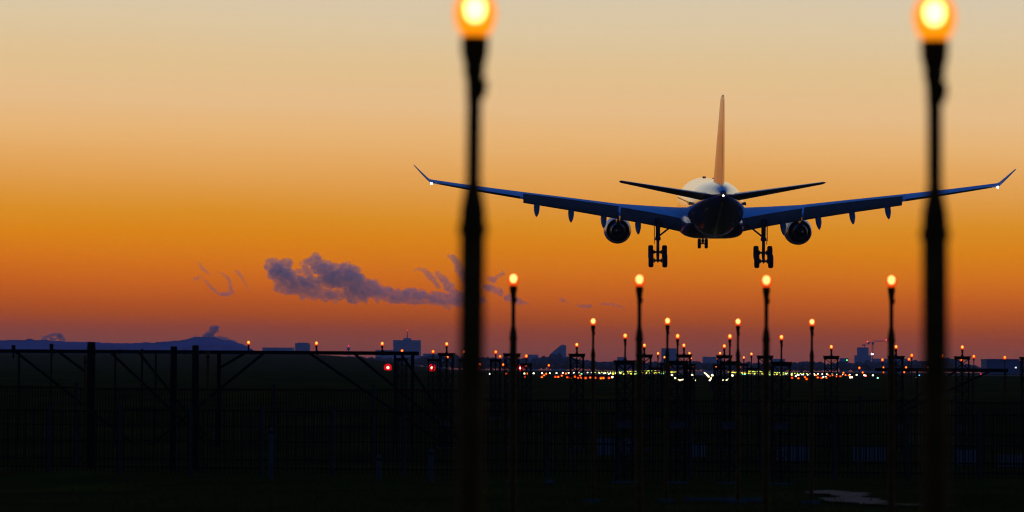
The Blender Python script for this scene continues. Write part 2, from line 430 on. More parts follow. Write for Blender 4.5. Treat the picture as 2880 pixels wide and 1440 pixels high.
building(2404, 2450, 1001, 3890, 12, 'broad plinth building around the foot of the tapered tower block', name='low_block')
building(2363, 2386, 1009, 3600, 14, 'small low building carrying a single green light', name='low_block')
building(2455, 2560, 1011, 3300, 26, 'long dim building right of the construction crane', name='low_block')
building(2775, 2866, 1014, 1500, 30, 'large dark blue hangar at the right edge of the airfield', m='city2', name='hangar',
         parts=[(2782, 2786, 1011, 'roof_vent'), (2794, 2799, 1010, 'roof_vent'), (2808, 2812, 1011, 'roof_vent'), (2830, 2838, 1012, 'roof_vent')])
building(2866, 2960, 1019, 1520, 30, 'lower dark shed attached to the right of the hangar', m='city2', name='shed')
# building with a slanted roof
D = 4200; a, b = at(1551, 993, D), at(1592, 972, D); base = terrain(a.x, D) - 1
t = tag(empty('slanted_building', ((a.x + b.x) / 2, D, base)), 'building with a steep slanted roof line behind the far trees', 'building')
hw = (b.x - a.x) / 2; xk = at(1577, 972, D).x - (a.x + b.x) / 2
prof = [(-hw, 0), (hw, 0), (hw, b.z - base), (xk, b.z - base), (-hw, a.z - base)]
MB().loft([[Vector((x, yv, z)) for x, z in prof] for yv in (-9, 9)]).build('wall', M['city'], t)
MB().box((hw * .55, 0, b.z - base + .5), (hw * .5, 8, .8)).build('roof', M['city'], t)
# thin tower with a beacon
a = at(980, 974, 4200); t = tag(empty('radio_mast', (a.x, 4200, terrain(a.x, 4200) - 1)), 'thin lone mast on the skyline left of the tall tower block', 'mast')
h = a.z - t.location.z
MB().tube((0, 0, 0), (0, 0, h), .9, .6, 8).build('shaft', M['city'], t)
MB().lathe([(1.5, h * .8), (2.0, h * .84), (2.0, h * .9), (1.2, h * .93)], 10).build('gallery', M['city'], t)
MB().ball((0, 0, h + .4), .5).build('beacon', M['lens_beacon'], t)
# cranes
def crane(pxm, ytop, pxl, yl, pxr, yr, D, label, beac):
    p = at(pxm, ytop, D); t = tag(empty('tower_crane', (p.x, D, terrain(p.x, D) - 1)), label, 'crane', 'cranes on the skyline'); h = p.z - t.location.z
    mb = MB(); w = .45
    for sx_ in (-w, w):
        for sy_ in (-w, w): mb.tube((sx_, sy_, 0), (sx_, sy_, h), .16, n=4)
    k = 0
    while k * 1.6 < h - 1.6:
        s_ = 1 if k % 2 else -1
        mb.tube((-w * s_, -w, k * 1.6), (w * s_, -w, k * 1.6 + 1.6), .11, n=4); mb.tube((w * s_, w, k * 1.6), (-w * s_, w, k * 1.6 + 1.6), .11, n=4); k += 1
    mb.build('mast', M['city'], t)
    l, r = at(pxl, yl, D), at(pxr, yr, D); L = l.x - p.x, l.z - t.location.z; Q = r.x - p.x, r.z - t.location.z
    jb = MB(); 
    jb.tube((0, -.4, h), (Q[0], -.4, Q[1]), .2, n=4).tube((0, .4, h), (Q[0], .4, Q[1]), .2, n=4).tube((0, 0, h + 1.2), (Q[0], 0, Q[1] + .1), .14, n=4)
    for k in range(12):
        f = k / 12; jb.tube((Q[0] * f, 0, h + (Q[1] - h) * f + 1.1 * (1 - f)), (Q[0] * (f + .07), -.4, h + (Q[1] - h) * (f + .07)), .09, n=4)
    jb.build('jib', M['city'], t)
    MB().tube((0, -.4, h), (L[0], -.4, L[1]), .2, n=4).tube((0, .4, h), (L[0], .4, L[1]), .2, n=4).box((L[0] * .8, 0, L[1] - .7), (1.6, 1.4, 1.8)).build('counter_jib', M['city'], t)
    MB().box((.3, -.8, h - 1), (1.3, 1.4, 1.7)).build('cab', M['city'], t)
    if beac:
        for (x, z) in (L, Q): MB().ball((x, 0, z + .6), .42).build('beacon', M['lens_beacon'], t)
crane(2454, 963, 2440, 963, 2493, 958.5, 2900, 'tower crane with red tip beacons, right of the tapered tower block', True)
crane(2432, 969, 2426, 969, 2446, 966, 4400, 'fainter distant crane just left of the crane with red beacons', False)

def small_light(name, px, py, d, r, m, label, cat='light', post=True, group=None, housing=True):
    p = at(px, py, d); t = tag(empty(name, (p.x, p.y, min(p.z, terrain(p.x, p.y)))), label, cat, group); h = p.z - t.location.z
    if h > .1: MB().tube((0, 0, 0), (0, 0, h), max(.03, r * .22), n=6).build('post', M['steel'], t)
    MB().lathe([(r * .6, h - r * 1.1), (r * .75, h - r * .7), (r * .75, h - r * .4)], 8).build('housing', M['steel'], t)
    MB().ball((0, 0, h), r, 10, 6).build('lens', m, t)
    return t
small_light('floodlight', 2453, 996, 2700, .75, M['lens_nav'], 'bright white lamp below the crane jib')
small_light('signal_light', 2382, 1013, 2600, .55, glow('signal_green', (.12, .9, .15), 3), 'single green light on the dark treeline right of the runway')
small_light('wall_lamp', 2857, 1034, 1490, .40, glow('dim_white', (.8, .85, .85), 1.2), 'dim white lamp on the dark hangar')
small_light('wall_lamp', 2713, 1046, 1000, .22, glow('dim_grey', (.6, .65, .6), .7), 'dim grey lamp seen inside the right steel tower')
for px, py, lb in ((2585.5, 1056.5, 'blue taxiway light left of the right blurred post\'s steel tower'), (2713, 1059, 'blue taxiway light between the legs of the rightmost full steel tower'), (2847, 1060.6, 'blue taxiway light below the hangar at the right edge')):
    small_light('taxiway_light', px, py, 700, .17, M['lens_blue'], lb, 'taxiway light')
small_light('field_light', 1668, 1022, 1900, .45, glow('dim_red', (.8, .12, .05), .8), 'faint red light in the far woodland, right of a lone steel tower')
small_light('field_light', 2759, 1053, 800, .20, glow('dim_pink', (1, .05, .12), 1.5), 'dim pink light low between the two right lamps on the short bar')

# ------------------------------------------------------------------ approach lights
def globe_parts(parent, h, r, core, glass):
    core_k = .47 if core.name.startswith('near') else .60 if core.name.startswith('amber_burner_s') else .64
    """lamp glass standing on its holder; the bright burner inside is a sub-part"""
    prof = [(.30, -1.18), (.62, -1.02), (.86, -.62), (1.0, -.05), (.96, .38), (.76, .80), (.42, 1.06), (.12, 1.15)]
    gl = MB().lathe([(a * r, h + b * r) for a, b in prof], 18).build('globe', glass, parent, smooth=True)
    MB().lathe([(a * r * core_k, h + .015 * (r / .062) + b * r * core_k) for a, b in prof], 14).build('burner', core, gl, smooth=True)
def holder(parent, h, r, mt):
    MB().box((.031, -.004, h - .215), (.014, .022, .04)).box((.028, -.004, h - .243), (.010, .014, .02)).build('connector', M[mt], parent)
    MB().lathe([(.024, h - .26), (.026, h - .20), (.034, h - .165), (.030, h - .16), (.040, h - .12), (.042, h - .07), (.036, h - .066), (.036, h - r * 1.12)], 14).build('lamp_holder', M[mt], parent, smooth=True)
def pole_light(h, ground_depth, r, core, glass, cable=True):
    """h = lamp centre above the foot"""
    t = empty('approach_light')
    mb = MB()
    mb.lathe([(.039, 0), (.039, h - .60), (.036, h - .575), (.0225, h - .50), (.0225, h - .25)], 14)
    mb.lathe([(.045, h - .66), (.045, h - .63)], 14)
    mb.build('pole', M['pole'], t, smooth=True)
    holder(t, h, r, 'pole'); globe_parts(t, h, r, core, glass)
    MB().box((0, 0, .04), (.34, .34, .08)).build('base_pad', M['conc'], t)
    return t
def tower_light(h, stick, r, core, glass, w=.50, boxz=None, seg=.34):
    """lattice steel tower with a platform; the lamp stands `stick` above the platform"""
    t = empty('approach_light_tower'); top = h - stick
    fr = MB(); a = w / 2 - .03
    for sx_ in (-a, a):
        for sy_ in (-a, a): fr.tube((sx_, sy_, .05), (sx_, sy_, top - .1), .022, n=6)
    k = 0; n_ = max(2, int((top - .2) / seg)); st = (top - .2) / n_
    for k in range(n_):
        z0, z1 = .1 + k * st, .1 + (k + 1) * st
        for yv in (-a, a):
            fr.tube((-a, yv, z0), (a, yv, z1), .010, n=5); fr.tube((a, yv, z0), (-a, yv, z1), .010, n=5)
        for xv in (-a, a):
            fr.tube((xv, -a if k % 2 else a, z0), (xv, a if k % 2 else -a, z1), .010, n=5)
        fr.tube((-a, -a, z1), (a, -a, z1), .010, n=5)
    fr.build('frame', M['steel'], t)
    MB().tube((0, 0, .05), (0, 0, top - .13), .025, n=8).build('cable_duct', M['steel'], t)
    pf = MB().box((0, 0, top - .075), (w + .03, w + .03, .09)).box((0, -w / 2 - .005, top - .02), (w + .07, .02, .03)).box((0, w / 2 + .005, top - .02), (w + .07, .02, .03))
    for sx_ in (-1, 1): pf.box((sx_ * (w / 2 + .005), 0, top - .018), (.02, w + .04, .035))
    pf.build('platform', M['steel'], t)
    MB().lathe([(.05, top - .03), (.05, top + .02), (.026, top + .05), (.0225, h - .25)], 12).build('pole', M['pole'], t, smooth=True)
    holder(t, h, r, 'pole'); globe_parts(t, h, r, core, glass)
    if boxz is not None: MB().box((0, -a - .06, boxz), (.40, .10, .17)).box((0, -a - .06, boxz + .10), (.46, .14, .02)).build('junction_box', M['boxm'], t)
    MB().box((0, 0, .025), (w + .12, w + .12, .05)).build('base_pad', M['conc'], t)
    return t
ORD = ['first', 'second', 'third', 'fourth', 'fifth', 'sixth', 'seventh']
GRP = 'amber approach lights'
def place(proto, pts, d, hoff, labels, group, jitter=True):
    """copies of one lamp standing at photo positions; the lamp centre is hoff above the foot"""
    for i, ((px, py), lb) in enumerate(zip(pts, labels)):
        p = at(px, py, d); o = copy_tree(proto); o.location = (p.x, p.y, p.z - hoff)
        o.rotation_euler = (R(random.uniform(-.35, .35)) * jitter, R(random.uniform(-.35, .35)) * jitter, R(random.uniform(-6, 6)))
        tag(o, lb, 'approach light', group)
    drop(proto)
A, G = M['amber_core'], M['amber_glass']
# row 1, at arm's length of the camera and far out of focus
p1 = at(1325, 38, 11.1); hh = p1.z - terrain(p1.x, 11.1)
place(pole_light(hh, 0, .064, M['near_core'], M['near_glass']), [(1326, 38), (2638, 48)], 11.1, hh,
      ['very near blurred amber lamp on a thick black pole crossing the left wing', 'very near blurred amber lamp on a thick black pole crossing the right wing'], 'nearest approach lights')
p2 = at(1801, 789, 41.1); hh = p2.z - terrain(p2.x, 41.1)
place(pole_light(hh, 0, .062, A, G), [(1446, 787), (1801, 789), (2156, 791), (2508, 791)], 41.1, hh,
      ['tall amber lamp pole in front of the cloud tail, right of the left blurred pole', 'tall amber lamp pole under the left main wheels of the aircraft',
       'tall amber lamp pole under the right main wheels of the aircraft', 'tall amber lamp pole just left of the right blurred near pole'], 'second row of approach lights')
p3 = at(1875, 905, 71.4); hh = p3.z - terrain(p3.x, 71.4)
place(pole_light(hh, 0, .062, A, G), [(1670, 905), (1875, 904), (2077, 906), (2283, 907)], 71.4, hh,
      ['medium amber lamp pole midway between the two left tall poles', 'medium amber lamp pole just right of the pole under the left wheels',
       'medium amber lamp pole just left of the pole under the right wheels', 'medium amber lamp pole right of the pole under the right wheels, against plain sky'], 'third row of approach lights')
A = M['amber_core_far']
p4 = at(1904, 946, 99); hh = p4.z - terrain(p4.x, 99) ; d4 = 99
place(tower_light(hh, .64, .062, A, G, boxz=hh - 2.35), [(1758, 945), (1904, 946), (2051, 947), (2198, 949)], 99, hh,
      ["amber lamp on a stem over a steel tower, just left of the left wheels' pole", 'amber lamp on a stem above a wide steel tower, right of the second medium pole',
       'amber lamp on a stem above a wide steel tower, left of the third medium pole', "amber lamp on a stem over a steel tower, just right of the right wheels' pole"], 'fourth row of approach lights')
p5 = at(1925, 972, 129); hh = p5.z - terrain(p5.x, 129)
place(tower_light(hh, .30, .064, A, G, boxz=hh - 2.75), [(1811, 972), (1925, 972), (2038, 974), (2152, 975), (1624, 970), (1439, 969), (1255, 968), (2337, 976), (2521, 976), (2706, 977), (2893, 979)], 129, hh,
      ['lamp on a steel tower half hidden by the pole under the left wheels', 'lamp on a short neck over a tower, third step of the left central lamp staircase',
       'lamp on a short neck over a tower, third step of the right central lamp staircase', 'steel tower lamp hidden behind the pole under the right wheels',
       'lone lamp on a steel tower just right of the slanted building', 'lamp on a steel tower half hidden by the leftmost tall pole',
       'lamp on a steel tower standing past the right end of the long steel bar', 'lone lamp on a steel tower halfway between the two right tall poles',
       'lamp with a flare beside the tall pole left of the right near post', 'lamp on a steel tower right of the right near post', 'steel tower cut off by the right picture edge'], 'towers of the first crossbar')
F, FG = M['far_core'], M['far_glass']
def rowh(px, py, d):
    p = at(px, py, d); return p.z - terrain(p.x, d)
h6 = rowh(1939, 994, 163)
place(tower_light(h6, .60, .062, A, G, w=.48), [(1850, 994.5), (1939, 994), (2026, 994), (2114, 996)], 163, h6,
      ['small lamp on a stem left of the square tower block', 'small lamp, fourth step of the left central lamp staircase', 'small lamp, fourth step of the right central lamp staircase', 'small lamp on a stem just left of the pole under the right wheels'], 'fifth row of approach lights')
place(tower_light(rowh(1393, 991, 163), .30, .072, F, FG, w=.46), [(1130, 988), (1218, 989.5), (1305, 990), (1393.5, 990.6), (1481, 1002)], 163, rowh(1393, 991, 163),
      ['small red-orange lamp just above the right end of the long steel bar', 'small red-orange lamp on a low tower left of the lone tower past the bar', 'small red lamp showing through the blurred edge of the left near post',
       'small red-orange lamp on a low tower left of the leftmost tall pole', 'small red-orange lamp on a low tower right of the leftmost tall pole'], 'left wing of the second crossbar')
def stake_light(h, r, core, glass, w=.10):
    t = empty('approach_light'); MB().lathe([(.03, 0), (.03, h * .45), (.024, h * .5), (.02, h - .2)], 8).build('pole', M['pole'], t)
    MB().lathe([(.022, h - .2), (.04, h - .12), (.036, h - r)], 10).build('lamp_holder', M['pole'], t); globe_parts(t, h, r, core, glass)
    return t
h = rowh(2651, 1001, 165)
place(stake_light(h, .072, F, FG), [(2564, 1000), (2651, 1001), (2739, 1003), (2827, 1006)], 165, h,
      ['small red-orange lamp on a stake, left one standing on the short right bar', 'small red lamp glowing through the edge of the right near post', 'small red-orange lamp on the short right bar, beside the rightmost full tower', 'small red-orange lamp on the outer end of the short right bar, over the hangar'], 'right wing of the second crossbar')
h = rowh(1944, 1007, 192)
place(tower_light(h, .30, .060, A, G, w=.44), [(1869, 1005), (1944, 1007), (2019, 1008), (2092, 1006)], 192, h,
      ['small lamp peeking out from the second medium pole', 'small lamp, fifth step of the left central lamp staircase', 'small lamp, fifth step of the right central lamp staircase', 'small lamp on a thin stem right of the third medium pole'], 'sixth row of approach lights')
h = rowh(1406, 1003, 195)
place(stake_light(h, .072, F, FG), [(1258, 1004), (1406.5, 1003), (2481.5, 1012.5), (2556.5, 1011), (2703.5, 1012)], 195, h,
      ['red-orange lamp seen inside the lone tower past the long bar', 'red-orange lamp just below and right of another, left of the leftmost tall pole', 'red-orange lamp topmost of a vertical trio left of the fourth tall pole',
       'red-orange lamp beside and below the left lamp of the short right bar', 'dim red lamp seen inside the rightmost full tower'], 'seventh row side lights')
h = rowh(1949, 1030, 224)
place(stake_light(h, .060, A, G), [(1884, 1031), (1952, 1030), (2014, 1031), (2082, 1033)], 224, h,
      ['low lamp right of the second medium pole, under the platforms', 'low lamp, sixth step of the left central staircase', 'low lamp, sixth step of the right central staircase', 'low lamp against the third medium pole'], 'eighth row of approach lights')
h = rowh(1415, 1026, 225)
place(stake_light(h, .072, F, FG), [(1350, 1025), (1415, 1026), (1479, 1028), (1544, 1028), (2417, 1035), (2484, 1034.5), (2548, 1034), (2610, 1034)], 225, h,
      ['red lamp at the right edge of the left near post', 'red lamp just left of the leftmost tall pole, above the amber ground lights', 'faint red lamp straight below another, right of the leftmost tall pole', 'lone red-orange lamp low over the runway lights, below the slanted building',
       'lone red-orange lamp above the right runway lights, left of the crane tower', 'red-orange lamp in the middle of a vertical trio', 'red-orange lamp above another, right of the lamp with a flare', 'dim red lamp at the left edge of the right near post'], 'eighth row side lights')
h = max(.22, rowh(1482, 1051, 258))
place(stake_light(h, .072, F, FG), [(1424, 1051), (1482, 1051), (1536, 1051.5), (1591.5, 1051), (2372, 1049), (2426, 1048), (2484, 1047.6), (2543, 1047)], 258, h,
      ['red lamp low against the leftmost tall pole', 'faint red lamp low beside the first white edge light on the left', 'red-orange lamp low between the left white edge lights and the left amber row', 'red lamp low over the left amber ground lights, nearest the slanted building',
       'amber-red lamp among the right white edge lights', 'amber-red lamp below a lone red lamp, at the right end of the runway lights', 'faint red lamp lowest of a vertical trio', 'red-orange lamp lower of a pair right of the lamp with a flare'], 'ninth row side lights')

# long steel bar of the first crossbar with stays, and the short right bar
def bar(name, px0, py0, px1, py1, d, r, stays, studs, label, hangers):
    a, b = at(px0, py0, d), at(px1, py1, d); t = tag(empty(name, (a.x, d, terrain(a.x, d))), label, 'steel bar'); O = t.location
    z = (a.z + b.z) / 2 - O.z; L = b.x - a.x
    bm_ = MB().box((L / 2, 0, z), (L, .10, r * 2))
    bm_.box((L / 2, -.06, z + r * .8), (L, .02, .02)).box((L / 2, -.06, z - r * .8), (L, .02, .02))
    k = 1.6
    while k < L: bm_.box((k, 0, z), (.05, .13, r * 2.5)); k += 2.3
    bm_.build('beam', M['beam'], t)
    for (x0, y0, x1, y1) in stays:
        p, q = at(x0, y0, d + .1), at(x1, y1, d + .4)
        if y1 > 1055:                       # carry the stay on to the ground
            k = (q.z - terrain(q.x, d)) / (p.z - q.z); q = q + (q - p) * k
        MB().tube(p - O, q - O, .045, n=8).build('stay', M['beam'], t)
    for (x, yt, w) in studs:
        p = at(x, yt, d); MB().tube((p.x - O.x, .12, terrain(p.x, d) - O.z), (p.x - O.x, .12, z - r if yt > 985 else p.z - O.z), w, n=8).build('support', M['beam'], t)
    return t
bar('steel_bar', -160, 987.5, 1178, 993, 129, .066,
    [(45, 990, 160, 1080), (168, 992, 240, 1045), (312, 992, 405, 1080), (392, 993, 462, 1080), (692, 991, 617, 1035), (742, 993, 640, 1076), (873, 995, 1010, 1088), (998, 996, 1078, 1062), (1128, 996, 1182, 1075)],
    [(52, 992, .035), (143, 992, .025), (323, 992, .03), (437, 990, .03), (612, 990, .03), (617, 1030, .04), (1110, 996, .04), (1160, 996, .06)],
    'long dark steel bar with diagonal stays running in from the left edge', None)
bar('steel_bar', 2462, 1038, 2835, 1043.5, 166, .075,
    [(2690, 1042, 2660, 1062), (2785, 1044, 2725, 1072)], [(2580, 1044, .05), (2738, 1046, .05), (2827, 1046, .05), (2500, 1042, .04)], 'short dark steel bar behind the right near post', None)
def bar_light(lit):
    t = empty('bar_lamp')
    MB().lathe([(.02, -.40), (.022, -.26)], 10).lathe([(.055, -.33), (.055, -.30)], 10).build('stem', M['steel'], t)
    holder(t, 0, .062, 'steel')
    if lit: globe_parts(t, 0, .064, A, G)
    else: MB().lathe([(.05, -.10), (.068, -.04), (.072, .07), (.06, .08), (.055, 0)], 14).build('shade', M['beam'], t, smooth=True)
    return t
place(bar_light(True), [(699, 964), (890, 966), (1075, 967)], 129, 0,
      ['lit lamp on the long steel bar beside the end of the hill', 'lit lamp on the long steel bar by the rounded block', 'lit lamp on the long steel bar, just left of the tall tower block'], 'lit lamps on the long steel bar')
place(bar_light(False), [(38, 977), (145, 974)], 129, 0,
      ['dark unlit lamp head on the steel bar nearest the left picture edge', 'dark unlit lamp head on the steel bar, just left of the thickest timber post'], 'unlit lamps on the long steel bar')
# bar hardware: stumps
def post(px, ytop, d, w, label, name='timber_post', m='wood', lean=0):
    p = at(px, ytop, d); base = terrain(p.x, d); h = p.z - base
    t = tag(empty(name, (p.x, d, base), (0, R(lean), 0)), label, 'post', 'dark posts behind the left steel bar' if name == 'timber_post' else None)
    MB().lathe([(w * .52, -.1), (w * .5, h * .5), (w * .48, h - .04), (w * .42, h)], 12).build('shaft', M[m], t, smooth=True)
    MB().lathe([(w * .53, h - .22), (w * .53, h - .16)], 12).build('band', M['steel'], t)
    return t
post(257, 962, 108, .245, 'thickest dark timber post rising through the long steel bar')
post(488, 974, 108, .20, 'dark timber post, left one of the close pair on the steel bar', lean=.2)
post(550, 971, 108, .20, 'dark timber post, right one of the close pair on the steel bar')
post(585, 986, 109, .095, 'slim reddish post just right of the close pair of timber posts', 'steel_post', 'pole')
post(240, 1000, 109, .085, 'slim reddish post hugging the left side of the thickest timber post', 'steel_post', 'pole')
post(400, 981, 109, .07, 'slim short post on the steel bar between the thickest post and the close pair', 'steel_post', 'steel')

# ------------------------------------------------------------------ ground lights of approach and runway
def ground_light(name, x, y, z, r, m, label, group, cat='runway light'):
    g0 = terrain(x, y); o = empty(name, (x, y, g0)); h = max(.12, z - g0)
    tag(o, label, cat, group); k = ('gl', round(r, 3), m.name, round(h, 2))
    if k not in CACHE:
        b = MB().lathe([(.16, -.02), (.15, .03), (.07, .06), (.05, h - r * .7)], 8); b.build('housing', M['steel'], o); CACHE[k] = [o.children[0].data]
        MB().ball((0, 0, h), r, 10, 6).build('lens', m, o); CACHE[k].append([c for c in o.children if c.name.startswith('lens')][0].data)
    else:
        for nm, me in zip(('housing', 'lens'), CACHE[k]):
            c = bpy.data.objects.new(nm, me); COL.objects.link(c); c.parent = o
    return o
CACHE = {}
LW = 'small white light in the evenly spaced dotted line along the runway {} edge'
for s_, nm, d0 in ((-1, 'left', 504), (1, 'right', 528)):
    for k in range(52):
        d = d0 + 27.8 * k; z = CZ - .55 + .5 * sstep(800, 2000, d)
        ground_light('runway_edge_light', s_ * 24, d, z, .125 + .00003 * (d - 500), M['lens_white'] if k < 12 else M['lens_green'], LW.format(nm), f'{nm} runway edge lights')
for s_, nm in ((-1, 'left'), (1, 'right')):
    for k in range(17):
        d = 520 + 52 * k
        for j in range(3):
            ground_light('touchdown_light', s_ * (9.4 + 1.5 * j), d, CZ - .53 + .3 * sstep(800, 2000, d), .12 + .00004 * (d - 500), M['lens_yellow'] if (k + j) % 3 else M['lens_green'],
                         f'tiny yellow-green light in the dense glittering band {nm} of the runway centre', f'{nm} touchdown zone lights')
for k in range(26):
    d = 365 + 9 * k * (1 + k * .12)
    ground_light('centreline_light', .62, d, CZ - .55, .085, M['lens_warm'], 'white light in the slanting bright streak on the runway centreline', 'runway centreline lights')
def at_plane(px, py, z):
    d = ray(px, py); t = (z) / d.z; return Vector((0, 0, CZ)) + d * t
REDS = [(1478, 1060.5), (1524, 1061), (1530, 1059.5), (1562, 1061), (1570, 1061), (1580, 1060), (1595, 1061.5), (1605, 1062), (1617, 1061), (1624.5, 1062.5), (1632, 1060), (1634.5, 1062.5), (1647, 1063), (1660.5, 1062), (1664.5, 1062),
        (1674, 1062.5), (1690, 1063.5), (1697, 1063), (1713, 1063)]
REDR = [(2227.5, 1064.5), (2245.5, 1065), (2264, 1064), (2268.5, 1066), (2295.5, 1063), (2300, 1064.5), (2311, 1065), (2324, 1065), (2329, 1061), (2336, 1063.7), (2341.6, 1063), (2353.6, 1064), (2364, 1064), (2378, 1061.5), (2388, 1063.7), (2396, 1065), (2431, 1062)]
for nm, L in (('left', REDS), ('right', REDR)):
    for i, (px, py) in enumerate(L):
        p = at_plane(px, py, -.86)
        o = ground_light('side_row_light', p.x, p.y, CZ - .86,   .165, M['far_glass'], f'small amber-red light in the low row {nm} of the runway centre', f'{nm} amber side row lights')  # red outer shell added as the halo around each light
        ln = [c for c in o.children if c.name.startswith('lens')][0]
        hgt = max(v.co.z for v in ln.data.vertices) - .165
        MB().ball((0, 0, hgt), .10, 10, 6).build('burner', M['far_core'] if i % 3 else M['lens_amber'], ln)
p = at_plane(2434, 1064, -.86)
ground_light('side_row_light', p.x, p.y, CZ - .86, .14, glow('strong_red', (1, .06, .04), 22), 'brightest red ground light at the right end of the amber row', None)
# centre barrettes close to the threshold, sinking with the ground
for k, (d, z) in enumerate(((258, -.30), (288, -.58), (318, -.75), (348, -.88), (378, -.92), (408, -.92), (438, -.95))):
    for j, u in enumerate((-2.08, -.69, .69, 2.08)):
        if j in (1, 2) and k > 3: continue
        ground_light('centre_row_light', u, d, CZ + z, .075, M['lens_warm'], 'warm white light in the little curved chains either side of the central streak', 'central approach barrettes')
ground_light('centre_row_light', .87, 372, CZ - .86, .13, M['lens_warm'], 'largest white ground light at the lower end of the central streak', None)
for i, (px, py) in enumerate([(1635, 1056), (1639, 1056.2), (1784, 1055.5), (1790, 1055.5), (1861, 1054.5), (1866, 1054.3), (2090.5, 1056.8), (2095.5, 1056.8), (2163, 1056), (2170, 1057), (2468.5, 1063)]):
    p = at_plane(px, py, -.72)
    ground_light('threshold_light', p.x, p.y, CZ - .72, .10, M['lens_thr'], 'small green threshold light low on the ground under the yellow-green bands', 'green threshold lights', 'threshold light')
for i, (px, py) in enumerate([(1686, 1052.5), (1698, 1053), (1703, 1052), (1712, 1055), (1717, 1052.5), (1731, 1052.5), (1744, 1051.5), (1722, 1060.5), (2211, 1054), (2226, 1055.5), (2238, 1059), (2243, 1057.5), (2246, 1058), (2255, 1056), (2259, 1056.5), (2271.5, 1057), (2291.5, 1057.5), (2316, 1060.5), (2322, 1060), (2391, 1061.5), (2396, 1061)]):
    p = at_plane(px, py, -.66)
    ground_light('wing_bar_light', p.x, p.y, CZ - .66, .105, M['lens_white'], 'white light scattered between the amber rows and the dotted edge lines', 'white lights beside the threshold')
ground_light('field_light', *at_plane(2578, 1062, -.7).xy, CZ - .7, .09, M['lens_warm'], 'lone warm white ground light left of the right near post\'s bar', None, 'light')
ground_light('field_light', *at_plane(1341, 1052, -.5).xy, CZ - .5, .10, M['lens_warm'], 'lone yellowish ground light at the right edge of the left near post', None, 'light')
ground_light('field_light', *at_plane(1378, 1051.5, -.5).xy, CZ - .5, .11, M['lens_white'], 'lone white ground light midway between the left near post and the leftmost tall pole', None, 'light')
# the four red descent-path units left of the runway
PL = ['big glowing red light below the right end of the long steel bar, leftmost of four', 'big glowing red light left of the lone tower past the long bar', 'red streak of light at the right edge of the left near post', 'glowing red light just right of the leftmost tall pole']
for (px, py, k), lb in zip(((1091, 1034, 1.0), (1215, 1034.3, .95), (1341, 1035, .6), (1463, 1035, .8)), PL):
    p = at(px, py, 762); t = tag(empty('descent_path_light', (p.x, p.y, terrain(p.x, p.y))), lb, 'descent light', 'red descent path lights'); h = p.z - t.location.z
    MB().box((0, .9, h), (1.5, 1.2, .5)).build('housing', M['steel'], t)
    lg = MB()
    for sx_ in (-.5, .5):
        for sy_ in (.5, 1.3): lg.tube((sx_, sy_, 0), (sx_, sy_, h - .2), .05, n=6)
    lg.build('legs', M['steel'], t)
    gl = MB().ball((0, 0, h), .82 * k, 16, 10).build('lens', M['red_glow_shell'], t, smooth=True)  # oversized red ball stands in for the soft glow around the lamp
    MB().ball((0, 0, h), .30 * k, 12, 8).build('burner', M['red_core'], gl)

# ------------------------------------------------------------------ fences and small things on the near slope
def fence(name, d, x0, x1, ytop, step, label, bar_gap, h_ref, posts_m='fpost'):
    a = at(x0, ytop, d); b = at(x1, ytop, d); t = tag(empty(name, (a.x, d, CZ - 2.97)), label, 'fence'); L = b.x - a.x; n_ = max(1, round(L / step)); st = L / n_
    for k in range(n_ + 1):
        base = terrain(a.x + k * st, d) - t.location.z
        MB().box((k * st, 0, (base + h_ref[0]) / 2), (.09, .09, h_ref[0] - base)).box((k * st, 0, h_ref[0] + .012), (.11, .11, .024)).build('post', M[posts_m], t)
    for k in range(n_):
        mb = MB(); top = h_ref[0] - random.uniform(.04, .12); xa = k * st + .06; xb = (k + 1) * st - .06
        base = terrain(a.x + (k + .5) * st, d) - t.location.z + .06
        mb.box(((xa + xb) / 2, .02, top - .05), (xb - xa, .03, .05)).box(((xa + xb) / 2, .02, base + .15), (xb - xa, .03, .05)).box(((xa + xb) / 2, .02, (top + base) / 2), (xb - xa, .03, .04))
        x = xa + .05
        while x < xb: mb.box((x, 0, (top + base) / 2), (.028, .016, top - base)); x += bar_gap
        mb.build('panel', M['fence'], t)
    return t
fence('bar_fence', 112, -60, 1330, 1086, 3.0, 'taller dark bar fence behind, running across the left half of the field', .085, (2.48,))
fence('bar_fence', 113, 1345, 2960, 1112, 3.0, 'taller dark bar fence behind, running across the right half of the field', .085, (2.20,))
fence('palisade_fence', 103, -60, 2960, 1140, 2.0, 'lower bar fence with pale posts in front of the taller fences', .12, (1.92,))
for i, (x0, x1, y0, y1, d, lb) in enumerate(((1680, 1728, 1232, 1280, 118, 'pale board seen through the fence bars, right of the leftmost medium pole'), (1740, 1784, 1233, 1280, 118.5, 'pale board seen through the fence bars, left of the pole under the left wheels'),
                                    (1935, 1985, 1246, 1286, 118, 'pale board seen through the fence bars below the central staircase'), (2180, 2275, 1250, 1296, 118, 'wide pale board behind the fence left of the fourth medium pole'),
                                    (2396, 2490, 1252, 1298, 118.5, 'wide pale board behind the fence left of the fourth tall pole'), (2690, 2745, 1265, 1308, 118, 'dim pale board behind the fence under the rightmost full tower'), (2806, 2885, 1278, 1314, 117, 'brightest pale board behind the fence at the right edge'))):
    a, b = at(x0, y0, d), at(x1, y1, d); w = b.x - a.x; h = a.z - b.z; base = terrain(a.x, d)
    t = tag(empty('barrier_board', ((a.x + b.x) / 2, d, base)), lb, 'barrier', 'pale boards behind the fence')
    MB().box((0, 0, b.z - base + h / 2), (w, .05, h)).build('board', M['pale'], t)
    lg = MB()
    for s_ in (-1, 1): MB().box((s_ * w * .4, .06, (b.z - base + h * .5) / 2), (.05, .05, b.z - base + h * .5)).build('leg', M['steel'], t)
